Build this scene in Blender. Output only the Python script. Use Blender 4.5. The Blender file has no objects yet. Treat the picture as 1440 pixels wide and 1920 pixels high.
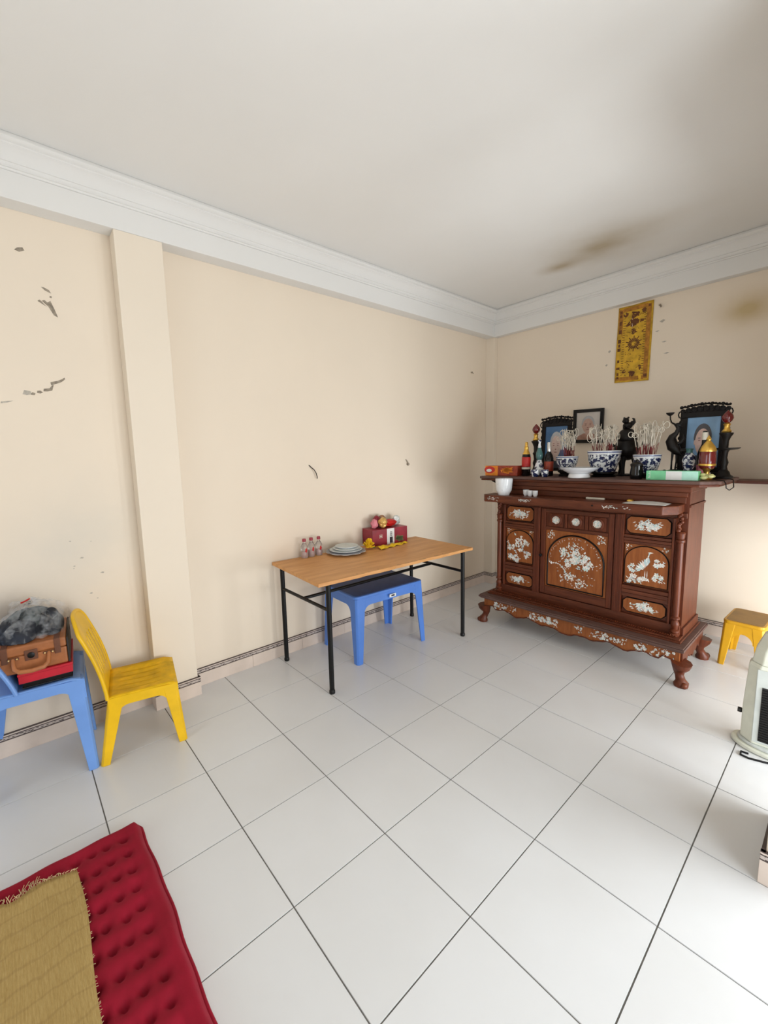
import bpy, bmesh, math, random
from mathutils import Vector, Matrix
PI = math.pi
C = bpy.context.scene.collection
SC = bpy.context.scene

# ------------------------------------------------------------------ camera
cam_d = bpy.data.cameras.new('camera'); cam = bpy.data.objects.new('camera', cam_d); C.objects.link(cam)
YAW, PITCH, ROLL = -0.8576, -0.1267, -0.0246
_f = Vector((math.sin(YAW)*math.cos(PITCH), math.cos(YAW)*math.cos(PITCH), math.sin(PITCH)))
_r = Vector((math.cos(YAW), -math.sin(YAW), 0)); _u = _r.cross(_f)
_c, _s = math.cos(ROLL), math.sin(ROLL)
_R, _U = _c*_r + _s*_u, -_s*_r + _c*_u
cam.matrix_world = Matrix(((_R.x, _U.x, -_f.x, 2.699), (_R.y, _U.y, -_f.y, -0.160), (_R.z, _U.z, -_f.z, 1.4527), (0, 0, 0, 1)))
cam_d.sensor_fit = 'VERTICAL'; cam_d.sensor_height = 36.0; cam_d.sensor_width = 27.0
cam_d.lens = 790.3/1920*36.0
cam_d.shift_x = (720-703.1)/1920; cam_d.shift_y = (953.4-960)/1920
cam_d.clip_start = 0.02
SC.camera = cam

# ------------------------------------------------------------------ world, daylight, exposure
W = bpy.data.worlds.new('sky'); SC.world = W; W.use_nodes = True
W.node_tree.nodes['Background'].inputs[0].default_value = (0.80, 0.90, 1.0, 1)
W.node_tree.nodes['Background'].inputs[1].default_value = 1.2
def daylight(name, loc, rot, sx, sy, power, col, spread=180):
    l = bpy.data.lights.new(name, 'AREA'); l.shape = 'RECTANGLE'; l.size = sx; l.size_y = sy
    l.energy = power; l.color = col; l.spread = math.radians(spread)
    o = bpy.data.objects.new(name, l); C.objects.link(o); o.location = loc; o.rotation_euler = rot
    return o
# front balcony doors (behind the camera) and the window in the right wall
daylight('front_door_daylight', (2.0, -3.58, 1.2), (math.radians(90), 0, 0), 2.0, 2.2, 19, (0.95, 0.975, 1.0))
daylight('right_door_daylight', (3.98, 0.62, 1.05), (math.radians(90), 0, math.radians(90)), 1.3, 1.9, 29, (0.90, 0.955, 1.0))
daylight('side_door_daylight', (3.98, 2.05, 0.66), (math.radians(90), 0, math.radians(90)), 0.9, 1.2, 38, (0.90, 0.955, 1.0))
daylight('low_window_daylight', (3.98, 2.92, 0.42), (math.radians(90), 0, math.radians(90)), 0.6, 0.75, 30, (0.90, 0.955, 1.0))
SC.view_settings.view_transform = 'Standard'; SC.view_settings.look = 'None'
SC.view_settings.exposure = 0.09; SC.view_settings.gamma = 1.0; SC.view_settings.use_curve_mapping = False

# ------------------------------------------------------------------ materials
MATS = {}
def nodes(name):
    m = bpy.data.materials.new(name); m.use_nodes = True; MATS[name] = m
    nt = m.node_tree; b = nt.nodes['Principled BSDF']
    return m, nt, b
def setb(b, col=None, rough=0.5, metal=0.0, spec=0.5, trans=0.0, coat=0.0, alpha=1.0, emis=None, est=0.0):
    if col: b.inputs['Base Color'].default_value = (*col, 1)
    b.inputs['Roughness'].default_value = rough; b.inputs['Metallic'].default_value = metal
    b.inputs['Specular IOR Level'].default_value = spec
    b.inputs['Transmission Weight'].default_value = trans; b.inputs['Coat Weight'].default_value = coat
    b.inputs['Alpha'].default_value = alpha
    if emis: b.inputs['Emission Color'].default_value = (*emis, 1); b.inputs['Emission Strength'].default_value = est
def N(nt, t, **kw):
    n = nt.nodes.new(t)
    for k, v in kw.items(): setattr(n, k, v)
    return n
def coords(nt, which='Object', scale=(1, 1, 1), rot=(0, 0, 0)):
    tc = N(nt, 'ShaderNodeTexCoord'); mp = N(nt, 'ShaderNodeMapping')
    mp.inputs['Scale'].default_value = scale; mp.inputs['Rotation'].default_value = rot
    nt.links.new(tc.outputs[which], mp.inputs[0]); return mp.outputs[0]
def noise(nt, vec, scale, detail=4, rough=0.55):
    n = N(nt, 'ShaderNodeTexNoise'); n.inputs['Scale'].default_value = scale
    n.inputs['Detail'].default_value = detail; n.inputs['Roughness'].default_value = rough
    if vec: nt.links.new(vec, n.inputs['Vector'])
    return n.outputs['Fac']
def ramp(nt, fac, stops, interp='LINEAR'):
    r = N(nt, 'ShaderNodeValToRGB'); r.color_ramp.interpolation = interp
    e = r.color_ramp.elements
    while len(e) < len(stops): e.new(0.5)
    for i, (p, c) in enumerate(stops): e[i].position = p; e[i].color = (*c, 1) if len(c) == 3 else c
    nt.links.new(fac, r.inputs[0]); return r.outputs[0]
def bump(nt, b, h, strength=0.2, dist=0.01):
    bp = N(nt, 'ShaderNodeBump'); bp.inputs['Strength'].default_value = strength; bp.inputs['Distance'].default_value = dist
    nt.links.new(h, bp.inputs['Height']); nt.links.new(bp.outputs[0], b.inputs['Normal'])
def mix(nt, fac, a, b_):
    m = N(nt, 'ShaderNodeMix', data_type='RGBA')
    for s, v in ((0, fac), (6, a), (7, b_)):
        if isinstance(v, (int, float)): m.inputs[s].default_value = v
        elif isinstance(v, tuple): m.inputs[s].default_value = (*v, 1)
        else: nt.links.new(v, m.inputs[s])
    return m.outputs[2]
def math_(nt, op, a, b_=None, clamp=False):
    m = N(nt, 'ShaderNodeMath', operation=op); m.use_clamp = clamp
    for i, v in enumerate((a, b_)):
        if v is None: continue
        if isinstance(v, (int, float)): m.inputs[i].default_value = v
        else: nt.links.new(v, m.inputs[i])
    return m.outputs[0]
def plain(name, col, rough=0.5, metal=0.0, var=0.12, scale=20, coat=0.0, spec=0.5, trans=0.0, bmp=0.0, bscale=60, alpha=1.0):
    m, nt, b = nodes(name); setb(b, col, rough, metal, spec, trans, coat, alpha)
    v = coords(nt)
    if var:
        f = noise(nt, v, scale)
        lo = tuple(c*(1-var) for c in col); hi = tuple(min(1, c*(1+var)) for c in col)
        nt.links.new(ramp(nt, f, [(0.3, lo), (0.7, hi)]), b.inputs['Base Color'])
    if bmp: bump(nt, b, noise(nt, v, bscale), bmp, 0.004)
    return m
def stain_mask(nt, pos, r, sc=(1, 1, 1), nscale=3.0, lo=0.25, hi=0.75):
    """soft blotch around pos (object space), broken up by noise"""
    tc = N(nt, 'ShaderNodeTexCoord'); sub = N(nt, 'ShaderNodeVectorMath', operation='SUBTRACT')
    nt.links.new(tc.outputs['Object'], sub.inputs[0]); sub.inputs[1].default_value = pos
    mul = N(nt, 'ShaderNodeVectorMath', operation='MULTIPLY'); nt.links.new(sub.outputs[0], mul.inputs[0]); mul.inputs[1].default_value = sc
    ln = N(nt, 'ShaderNodeVectorMath', operation='LENGTH'); nt.links.new(mul.outputs[0], ln.inputs[0])
    d = math_(nt, 'DIVIDE', ln.outputs['Value'], r); inv = math_(nt, 'SUBTRACT', 1.0, d, True)
    nz = noise(nt, tc.outputs['Object'], nscale, 5)
    s = math_(nt, 'ADD', inv, math_(nt, 'MULTIPLY', math_(nt, 'SUBTRACT', nz, 0.5), 0.9))
    s = math_(nt, 'MULTIPLY', s, inv, True)
    mr = N(nt, 'ShaderNodeMapRange'); mr.inputs[1].default_value = lo; mr.inputs[2].default_value = hi
    nt.links.new(s, mr.inputs[0]); return mr.outputs[0]

def wall_mat(name, base, stains=()):
    m, nt, b = nodes(name); setb(b, base, 0.72, spec=0.3)
    v = coords(nt)
    c = ramp(nt, noise(nt, v, 1.3, 5), [(0.3, tuple(x*0.965 for x in base)), (0.72, base)])
    for pos, r, sc, col, amt, ns in stains:
        c = mix(nt, math_(nt, 'MULTIPLY', stain_mask(nt, pos, r, sc, ns, 0.0, 0.85), amt), c, col)
    nt.links.new(c, b.inputs['Base Color'])
    bump(nt, b, noise(nt, v, 120, 3), 0.06, 0.002)
    return m
CREAM = (0.85, 0.735, 0.595)
wall_left_m = wall_mat('cream_wall_paint', CREAM, [((0, 0.2, 1.1), 0.5, (1, .8, 1), (0.66, 0.62, 0.54), 0.35, 7),
                                                 ((0, 0.02, 1.0), 0.35, (1, 1, 1), (0.60, 0.58, 0.52), 0.3, 12)])
wall_back_m = wall_mat('cream_wall_paint_back', CREAM, [((2.10, 3.84, 2.40), 0.34, (1, .1, 1.7), (0.50, 0.36, 0.14), 0.75, 5),
                                                      ((2.5, 3.84, 2.45), 0.4, (1, .1, 1.7), (0.50, 0.36, 0.14), 0.7, 5)])
pil_m = wall_mat('cream_pilaster_paint', (0.85, 0.745, 0.61))
ceil_m = wall_mat('white_ceiling_paint', (0.84, 0.825, 0.795), [((1.36, 3.16, 2.87), 0.60, (1, 1.25, 1), (0.36, 0.265, 0.12), 0.75, 3.0),
                                                            ((1.05, 3.25, 2.87), 0.28, (1, 1.8, 1), (0.40, 0.30, 0.15), 0.7, 5),
                                                            ((1.7, 3.1, 2.87), 0.5, (1, 2.0, 1), (0.45, 0.36, 0.22), 0.22, 3)])
beam_m = wall_mat('white_beam_paint', (0.80, 0.785, 0.755))

def tile_mat():
    m, nt, b = nodes('white_floor_tile'); setb(b, (0.72, 0.72, 0.715), 0.22, spec=0.45)
    v = coords(nt); oi = N(nt, 'ShaderNodeObjectInfo')
    tc = N(nt, 'ShaderNodeNewGeometry')
    f = noise(nt, tc.outputs['Position'], 2.5, 6)
    c = ramp(nt, f, [(0.3, (0.745, 0.75, 0.752)), (0.7, (0.775, 0.785, 0.795))])
    c = mix(nt, math_(nt, 'MULTIPLY', oi.outputs['Random'], 0.14), c, (0.62, 0.605, 0.58))
    dn = noise(nt, tc.outputs['Position'], 14, 8, 0.7)
    dirt = math_(nt, 'MULTIPLY', ramp(nt, dn, [(0.60, (0, 0, 0)), (0.85, (1, 1, 1))]), 0.10)
    c = mix(nt, dirt, c, (0.60, 0.56, 0.50))
    nt.links.new(c, b.inputs['Base Color'])
    r = ramp(nt, noise(nt, tc.outputs['Position'], 6, 6), [(0.3, (0.20,)*3), (0.7, (0.27,)*3)])
    nt.links.new(r, b.inputs['Roughness'])
    return m
tile_m = tile_mat()
grout_m = plain('dark_grout', (0.16, 0.15, 0.135), 0.9, var=0.25)
skirt_m = plain('pink_beige_skirting_tile', (0.70, 0.585, 0.50), 0.3, var=0.06, scale=8)
def border_mat():
    m, nt, b = nodes('patterned_border_strip'); setb(b, (0.5, 0.45, 0.4), 0.35)
    v = coords(nt, scale=(55, 55, 160))
    vo = N(nt, 'ShaderNodeTexVoronoi'); vo.inputs['Scale'].default_value = 1.0; nt.links.new(v, vo.inputs['Vector'])
    c = ramp(nt, vo.outputs['Distance'], [(0.28, (0.08, 0.06, 0.05)), (0.42, (0.55, 0.47, 0.42))])
    nt.links.new(c, b.inputs['Base Color']); return m
border_m = border_mat()
line_m = plain('dark_brown_border_line', (0.07, 0.045, 0.04), 0.4)

def wood(name, c0, c1, scale=(2, 30, 2), rough=0.35, coat=0.2, bmp=0.1):
    m, nt, b = nodes(name); setb(b, c0, rough, coat=coat, spec=0.3)
    v = coords(nt, scale=scale)
    f = noise(nt, v, 2.2, 7, 0.62)
    nt.links.new(ramp(nt, f, [(0.25, c0), (0.75, c1)]), b.inputs['Base Color'])
    bump(nt, b, f, bmp, 0.003); return m
rose_m = wood('dark_rosewood', (0.055, 0.0115, 0.0045), (0.170, 0.040, 0.014), (26, 26, 2.5), 0.42, 0.04)
roseh_m = wood('dark_rosewood_horizontal', (0.056, 0.014, 0.006), (0.165, 0.043, 0.017), (3, 26, 26), 0.42, 0.04)
panel_m = wood('warm_rosewood_panel', (0.20, 0.052, 0.011), (0.36, 0.115, 0.030), (22, 22, 3), 0.40, 0.06)
dust_m = wood('dusty_rosewood', (0.085, 0.042, 0.033), (0.165, 0.095, 0.078), (2, 24, 2), 0.6, 0.0)
darkwood_m = plain('black_carved_wood', (0.006, 0.004, 0.0035), 0.5, var=0.4, spec=0.22)
top_m = wood('worn_plywood_top', (0.52, 0.235, 0.072), (0.76, 0.395, 0.150), (10, 1.4, 10), 0.5, 0.05)
topedge_m = plain('worn_plywood_edge', (0.42, 0.25, 0.11), 0.7, var=0.35, scale=30, bmp=0.3)
blacksteel_m = plain('black_painted_steel', (0.004, 0.004, 0.004), 0.4, var=0.2, spec=0.28)
blue_m = plain('blue_plastic', (0.085, 0.225, 0.66), 0.35, var=0.07, scale=6)
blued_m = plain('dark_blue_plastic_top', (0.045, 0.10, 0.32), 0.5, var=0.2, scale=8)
bluel_m = plain('light_blue_plastic', (0.165, 0.33, 0.72), 0.35, var=0.07, scale=6)
yel_m = plain('yellow_plastic', (0.83, 0.49, 0.002), 0.42, var=0.10, scale=9)
yeld_m = plain('grimy_yellow_plastic', (0.76, 0.44, 0.002), 0.6, var=0.22, scale=14, spec=0.3)
yelo_m = plain('orange_yellow_plastic', (0.62, 0.315, 0.004), 0.4, var=0.12, scale=9)
yelt_m = plain('dull_yellow_plastic', (0.30, 0.155, 0.018), 0.5, var=0.2, scale=12)
def pearl_mat():
    m, nt, b = nodes('mother_of_pearl'); setb(b, (0.75, 0.75, 0.7), 0.22, coat=0.5)
    g = N(nt, 'ShaderNodeNewGeometry')
    c = ramp(nt, g.outputs['Random Per Island'], [(0.0, (0.80, 0.78, 0.70)), (0.22, (0.60, 0.74, 0.70)), (0.36, (0.88, 0.86, 0.82)),
        (0.66, (0.80, 0.70, 0.62)), (0.82, (0.50, 0.63, 0.64)), (1.0, (0.9, 0.88, 0.82))], 'CONSTANT')
    nt.links.new(c, b.inputs['Base Color']); return m
pearl_m = pearl_mat()
pearlw_m = plain('pale_shell_disc', (0.66, 0.56, 0.47), 0.3, var=0.45, scale=90, coat=0.3)
def porcelain_mat(name, scale=30, thr=0.53, body=(0.80, 0.83, 0.85)):
    m, nt, b = nodes(name); setb(b, body, 0.12, coat=0.3)
    v = coords(nt); f = noise(nt, v, scale, 3, 0.6)
    c = ramp(nt, f, [(thr-0.03, body), (thr+0.03, (0.016, 0.024, 0.085))])
    nt.links.new(c, b.inputs['Base Color']); return m
porc_m = porcelain_mat('blue_white_porcelain'); porcd_m = porcelain_mat('dense_blue_white_porcelain', 42, 0.49)
white_m = plain('white_porcelain', (0.80, 0.82, 0.84), 0.12, var=0.03, coat=0.3)
whited_m = porcelain_mat('white_porcelain_with_flecks', 22, 0.70)
bluep_m = plain('blue_glaze', (0.03, 0.06, 0.22), 0.15, coat=0.3)
teal_m = plain('teal_glaze', (0.06, 0.17, 0.17), 0.2, coat=0.3)
bronze_m = plain('blackened_bronze', (0.008, 0.006, 0.005), 0.45, 0.0, var=0.5, spec=0.3)
gold_m = plain('gold_metal', (0.78, 0.48, 0.10), 0.28, 0.85, var=0.15)
redglass_m = plain('dark_red_glass', (0.13, 0.006, 0.007), 0.08, var=0.15, coat=0.6)
red_m = plain('red_print', (0.52, 0.015, 0.012), 0.4, var=0.15)
orange_m = plain('orange_print', (0.80, 0.24, 0.01), 0.4, var=0.15)
dkred_m = plain('brown_red_print', (0.30, 0.035, 0.012), 0.4, var=0.4, scale=50)
glassdk_m = plain('dark_bottle_glass', (0.006, 0.005, 0.005), 0.08, var=0.1, spec=0.4)
silver_m = plain('silver_foil', (0.7, 0.7, 0.7), 0.25, 0.8)
label_m = plain('cream_paper_label', (0.70, 0.66, 0.56), 0.6)
ink_m = plain('dark_ink', (0.03, 0.02, 0.03), 0.7)
green_m = plain('mint_green_card', (0.20, 0.62, 0.33), 0.5, var=0.1)
greenl_m = plain('pale_green_card', (0.45, 0.78, 0.64), 0.5, var=0.1)
whitecard_m = plain('white_card', (0.78, 0.79, 0.77), 0.55, var=0.05)
maroon_m = plain('maroon_card', (0.27, 0.015, 0.03), 0.35, var=0.25, scale=12)
pink_m = plain('pink_paper_and_glow', (0.70, 0.22, 0.26), 0.6, var=0.2)  # paper pouch; also the painted glow on one wine bottle
yellowcloth_m = plain('bright_yellow_cloth', (0.86, 0.55, 0.01), 0.7, var=0.15, scale=40, bmp=0.3)
incense_m = plain('pale_burnt_incense', (0.66, 0.60, 0.50), 0.8, var=0.2)
incred_m = plain('maroon_incense_stems', (0.20, 0.03, 0.03), 0.8)
ash_m = plain('grey_incense_ash', (0.40, 0.38, 0.35), 0.95)
clear_m = plain('clear_plastic', (0.95, 0.94, 0.94), 0.06, var=0, trans=0.92)
def bag_mat():
    m, nt, b = nodes('thin_clear_plastic_film'); setb(b, (0.86, 0.88, 0.90), 0.10, spec=0.7)
    tr = N(nt, 'ShaderNodeBsdfTransparent'); mx = N(nt, 'ShaderNodeMixShader')
    v = coords(nt); f = ramp(nt, noise(nt, v, 16, 6, 0.7), [(0.36, (0.74,)*3), (0.56, (0.992,)*3)])
    f2 = math_(nt, 'SUBTRACT', 1.0, f)
    nt.links.new(f, mx.inputs[0])
    nt.links.new(b.outputs[0], mx.inputs[1]); nt.links.new(tr.outputs[0], mx.inputs[2])
    nt.links.new(mx.outputs[0], nt.nodes['Material Output'].inputs[0])
    bump(nt, b, noise(nt, v, 30, 4), 0.6, 0.01); return m
film_m = bag_mat()
velvet_m, _nt, _b = nodes('burgundy_velvet'); setb(_b, (0.235, 0.008, 0.02), 0.75, spec=0.25)
_b.inputs['Sheen Weight'].default_value = 0.15; _b.inputs['Sheen Roughness'].default_value = 0.4; _b.inputs['Sheen Tint'].default_value = (0.75, 0.25, 0.3, 1)
_v = coords(_nt); _nt.links.new(ramp(_nt, noise(_nt, _v, 7, 6, 0.7), [(0.3, (0.225, 0.002, 0.013)), (0.72, (0.325, 0.004, 0.024))]), _b.inputs['Base Color'])
bump(_nt, _b, noise(_nt, _v, 250, 2), 0.2, 0.002)
def straw_mat():
    m, nt, b = nodes('woven_straw'); setb(b, (0.5, 0.34, 0.13), 0.75, spec=0.25)
    v = coords(nt)
    w = N(nt, 'ShaderNodeTexWave', wave_type='BANDS', bands_direction='Y'); w.inputs['Scale'].default_value = 42; w.inputs['Distortion'].default_value = 0.6
    w2 = N(nt, 'ShaderNodeTexWave', wave_type='BANDS', bands_direction='X'); w2.inputs['Scale'].default_value = 5.2; w2.inputs['Distortion'].default_value = 2.2
    w2.inputs['Detail'].default_value = 3; w2.inputs['Detail Scale'].default_value = 3
    nt.links.new(v, w.inputs['Vector']); nt.links.new(v, w2.inputs['Vector'])
    vs = coords(nt, scale=(14, 130, 3)); f = noise(nt, vs, 3, 6, 0.7)
    c = ramp(nt, f, [(0.25, (0.33, 0.21, 0.065)), (0.5, (0.43, 0.295, 0.105)), (0.8, (0.53, 0.385, 0.16))])
    line = ramp(nt, w2.outputs['Fac'], [(0.0, (1, 1, 1)), (0.08, (0, 0, 0))])
    c = mix(nt, math_(nt, 'MULTIPLY', line, 0.28), c, (0.24, 0.145, 0.05))
    nt.links.new(c, b.inputs['Base Color'])
    h = math_(nt, 'ADD', w.outputs['Fac'], math_(nt, 'MULTIPLY', w2.outputs['Fac'], 0.6)); bump(nt, b, h, 0.35, 0.003); return m
straw_m = straw_mat()
strawl_m = plain('loose_straw', (0.52, 0.38, 0.20), 0.8, var=0.25)
leather_m = plain('tan_leather', (0.36, 0.125, 0.04), 0.45, var=0.22, scale=14, bmp=0.15)
leatherd_m = plain('brown_leather_strap', (0.13, 0.045, 0.02), 0.5)
brass_m = plain('brass_metal', (0.70, 0.50, 0.22), 0.3, 0.8)
redcover_m = plain('red_cover', (0.50, 0.008, 0.025), 0.45, var=0.1)
black_m = plain('matt_black', (0.012, 0.011, 0.011), 0.6)
cloth_dk_m = plain('dark_blue_grey_clothes', (0.016, 0.019, 0.028), 0.85, var=0.5, scale=9, bmp=0.4, bscale=25)
cloth_gr_m = plain('grey_green_clothes', (0.06, 0.072, 0.074), 0.85, var=0.35, scale=9, bmp=0.4, bscale=25)
fan_m = plain('aged_cream_plastic', (0.70, 0.71, 0.60), 0.4, var=0.06)
fang_m = plain('fan_shade_and_rim_grey', (0.56, 0.59, 0.56), 0.4, var=0.06)  # shade of the cream fan's front painted as grey; also grey plate rims
mark_m = plain('exposed_grey_plaster', (0.30, 0.25, 0.19), 0.9, var=0.35, scale=60)
marklight_m = plain('scuffed_plaster', (0.48, 0.43, 0.36), 0.9, var=0.2, scale=60)
photo_blue_m = plain('photo_blue_backdrop', (0.20, 0.36, 0.56), 0.35, var=0.25, scale=5)
photo_dkblue_m = plain('photo_deep_blue_backdrop', (0.06, 0.16, 0.33), 0.35, var=0.25, scale=5)
photo_grey_m = plain('photo_pale_backdrop', (0.62, 0.57, 0.52), 0.35, var=0.08, scale=5)
skin_m = plain('photo_skin_tone', (0.58, 0.38, 0.31), 0.35, var=0.12, scale=30)
skin2_m = plain('photo_pale_skin_tone', (0.66, 0.50, 0.44), 0.35, var=0.12, scale=30)
hair_m = plain('photo_dark_hair', (0.05, 0.045, 0.05), 0.35)
hairg_m = plain('photo_grey_hair', (0.45, 0.45, 0.46), 0.35)
suit_m = plain('photo_dark_clothes', (0.03, 0.035, 0.055), 0.35)
suitb_m = plain('photo_brown_clothes', (0.42, 0.22, 0.16), 0.35, var=0.3)
feat_m = plain('photo_features', (0.28, 0.13, 0.11), 0.35)
bann_m = plain('yellow_talisman_cloth', (0.62, 0.36, 0.025), 0.75, var=0.3, scale=18)
bannk_m = plain('brown_talisman_print', (0.13, 0.045, 0.012), 0.8, var=0.5, scale=40)
banno_m = plain('orange_talisman_border', (0.40, 0.17, 0.02), 0.8, var=0.4, scale=30)

# ------------------------------------------------------------------ mesh builder
class MB:
    def __init__(s): s.v = []; s.f = []; s.m = []; s.cur = 0
    def mat(s, i): s.cur = i; return s
    def add(s, vs, fs):
        n = len(s.v); s.v += [tuple(p) for p in vs]
        for f in fs: s.f.append(tuple(i+n for i in f)); s.m.append(s.cur)
        return s
    def box(s, x0, x1, y0, y1, z0, z1):
        return s.add([(x0,y0,z0),(x1,y0,z0),(x1,y1,z0),(x0,y1,z0),(x0,y0,z1),(x1,y0,z1),(x1,y1,z1),(x0,y1,z1)],
                     [(0,3,2,1),(4,5,6,7),(0,1,5,4),(1,2,6,5),(2,3,7,6),(3,0,4,7)])
    def hexa(s, a, b):      # bottom quad a, top quad b (both counter-clockwise seen from above)
        return s.add(list(a)+list(b), [(0,3,2,1),(4,5,6,7),(0,1,5,4),(1,2,6,5),(2,3,7,6),(3,0,4,7)])
    def prism(s, poly, fn, a0, a1):      # poly counter-clockwise, fn(u,v,a)->xyz
        n = len(poly); vs = [fn(u, v, a0) for u, v in poly]+[fn(u, v, a1) for u, v in poly]
        fs = [tuple(range(n-1, -1, -1)), tuple(range(n, 2*n))]+[(i, (i+1) % n, (i+1) % n+n, i+n) for i in range(n)]
        return s.add(vs, fs)
    def flat(s, poly, z0, z1): return s.prism(poly, lambda u, v, a: (u, v, a), z0, z1)
    def lathe(s, prof, c=(0, 0, 0), seg=24, sx=1, sy=1, axis='z'):
        vs = []; fs = []
        for r, z in prof:
            for k in range(seg):
                a = 2*PI*k/seg; p = (r*sx*math.cos(a), r*sy*math.sin(a), z)
                if axis == 'y': p = (p[0], -p[2], p[1])
                if axis == 'x': p = (p[2], p[0], p[1])
                vs.append((p[0]+c[0], p[1]+c[1], p[2]+c[2]))
        n = len(prof)
        for i in range(n-1):
            for k in range(seg):
                k2 = (k+1) % seg; fs.append((i*seg+k, i*seg+k2, (i+1)*seg+k2, (i+1)*seg+k))
        if prof[0][0] > 1e-5: fs.append(tuple(range(seg-1, -1, -1)))
        if prof[-1][0] > 1e-5: fs.append(tuple((n-1)*seg+k for k in range(seg)))
        return s.add(vs, fs)
    def tube(s, path, r, seg=8):
        path = [Vector(p) for p in path]; n = len(path); rs = r if isinstance(r, (list, tuple)) else [r]*n
        vs = []; fs = []; t0 = (path[1]-path[0]).normalized()
        ref = Vector((0, 0, 1)) if abs(t0.z) < 0.9 else Vector((1, 0, 0)); nrm = t0.cross(ref).normalized()
        for i, p in enumerate(path):
            t = (path[min(i+1, n-1)]-path[max(i-1, 0)]).normalized()
            nrm = (nrm - t*nrm.dot(t)); nrm = nrm.normalized() if nrm.length > 1e-6 else t.orthogonal().normalized()
            bn = t.cross(nrm)
            for k in range(seg):
                a = 2*PI*k/seg; vs.append(p+(nrm*math.cos(a)+bn*math.sin(a))*rs[i])
        for i in range(n-1):
            for k in range(seg):
                k2 = (k+1) % seg; fs.append((i*seg+k, i*seg+k2, (i+1)*seg+k2, (i+1)*seg+k))
        fs.append(tuple(range(seg-1, -1, -1))); fs.append(tuple((n-1)*seg+k for k in range(seg)))
        return s.add(vs, fs)
    def ball(s, c, r, seg=12, rings=8, sc=(1, 1, 1)):
        prof = [(max(1e-6, r*math.sin(PI*i/rings)), -r*math.cos(PI*i/rings)) for i in range(rings+1)]
        vs0 = len(s.v); s.lathe(prof, (0, 0, 0), seg)
        for i in range(vs0, len(s.v)):
            p = s.v[i]; s.v[i] = (p[0]*sc[0]+c[0], p[1]*sc[1]+c[1], p[2]*sc[2]+c[2])
        return s
    def grid(s, fn, nu, nv):
        vs = [fn(i/nu, j/nv) for j in range(nv+1) for i in range(nu+1)]
        fs = [(j*(nu+1)+i, j*(nu+1)+i+1, (j+1)*(nu+1)+i+1, (j+1)*(nu+1)+i) for j in range(nv) for i in range(nu)]
        return s.add(vs, fs)
    def xform(s, M, start=0):
        for i in range(start, len(s.v)): s.v[i] = tuple(M @ Vector(s.v[i]))
        return s
    def mesh(s, name, mats, smooth=None):
        me = bpy.data.meshes.new(name); me.from_pydata(s.v, [], s.f)
        for m in (mats if isinstance(mats, (list, tuple)) else [mats]): me.materials.append(m)
        for p, i in zip(me.polygons, s.m): p.material_index = i
        if smooth:
            me.shade_smooth()
            bm = bmesh.new(); bm.from_mesh(me)
            for e in bm.edges:
                if len(e.link_faces) == 2 and e.calc_face_angle(0) > math.radians(smooth): e.smooth = False
            bm.to_mesh(me); bm.free()
        me.update(); return me
    def build(s, name, mats, parent=None, smooth=None, bevel=0, seg=2, subsurf=0, loc=None, solid=0):
        o = bpy.data.objects.new(name, s.mesh(name, mats, smooth)); C.objects.link(o)
        if name in ('pearl_inlay', 'character_print', 'rope_moulding', 'veneer_chip', 'orange_fleck_print', 'green_print', 'border_print', 'panel_text', 'carton_text', 'marks_print'): o['kind'] = 'stuff'   # too fine to pick apart
        if parent: o.parent = parent
        if loc: o.location = loc
        if solid:
            md = o.modifiers.new('solid', 'SOLIDIFY'); md.thickness = solid; md.offset = 0
        if bevel:
            md = o.modifiers.new('bevel', 'BEVEL'); md.width = bevel; md.segments = seg; md.limit_method = 'ANGLE'; md.angle_limit = math.radians(35)
        if subsurf:
            md = o.modifiers.new('sub', 'SUBSURF'); md.levels = subsurf; md.render_levels = subsurf
        return o
def thing(name, label, cat, loc=(0, 0, 0), rz=0, group=None):
    o = bpy.data.objects.new(name, None); C.objects.link(o); o.empty_display_size = 0.1
    o.location = loc; o.rotation_euler = (0, 0, rz); return tag(o, label, cat, group)
def tag(o, label, cat, group=None):
    o['label'] = label; o['category'] = cat
    if group: o['group'] = group
    return o
def struct(o, label=None):
    o['kind'] = 'structure'
    if label: o['label'] = label
    return o
def piece(name, me, parent, loc=(0, 0, 0), rot=(0, 0, 0), sc=(1, 1, 1)):
    o = bpy.data.objects.new(name, me); C.objects.link(o); o.parent = parent; o.location = loc; o.rotation_euler = rot; o.scale = sc; return o
def rrect(x0, x1, y0, y1, r, n=5):
    pts = []
    for cx, cy, a0 in ((x1-r, y0+r, -PI/2), (x1-r, y1-r, 0), (x0+r, y1-r, PI/2), (x0+r, y0+r, PI)):
        for k in range(n+1):
            a = a0+PI/2*k/n; pts.append((cx+r*math.cos(a), cy+r*math.sin(a)))
    return pts
def arch(x0, x1, z0, z1, n=12, rise=None):
    r = (x1-x0)/2; rz = rise or r; cx = (x0+x1)/2
    return [(x0, z0), (x1, z0)]+[(cx+r*math.cos(PI*k/n), z1-rz+rz*math.sin(PI*k/n)) for k in range(n+1)]
rnd = random.Random(7)

# ================================================================== the room
XL, YB, ZC = 0.0, 3.84, 2.87            # left wall face, back wall face, ceiling
XR, YF = 4.0, -3.6                      # right wall face, front wall face
ZB = 2.628                              # underside of the beams
BX, BY = 0.103, 3.775                   # faces of left beam and back beam

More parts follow.
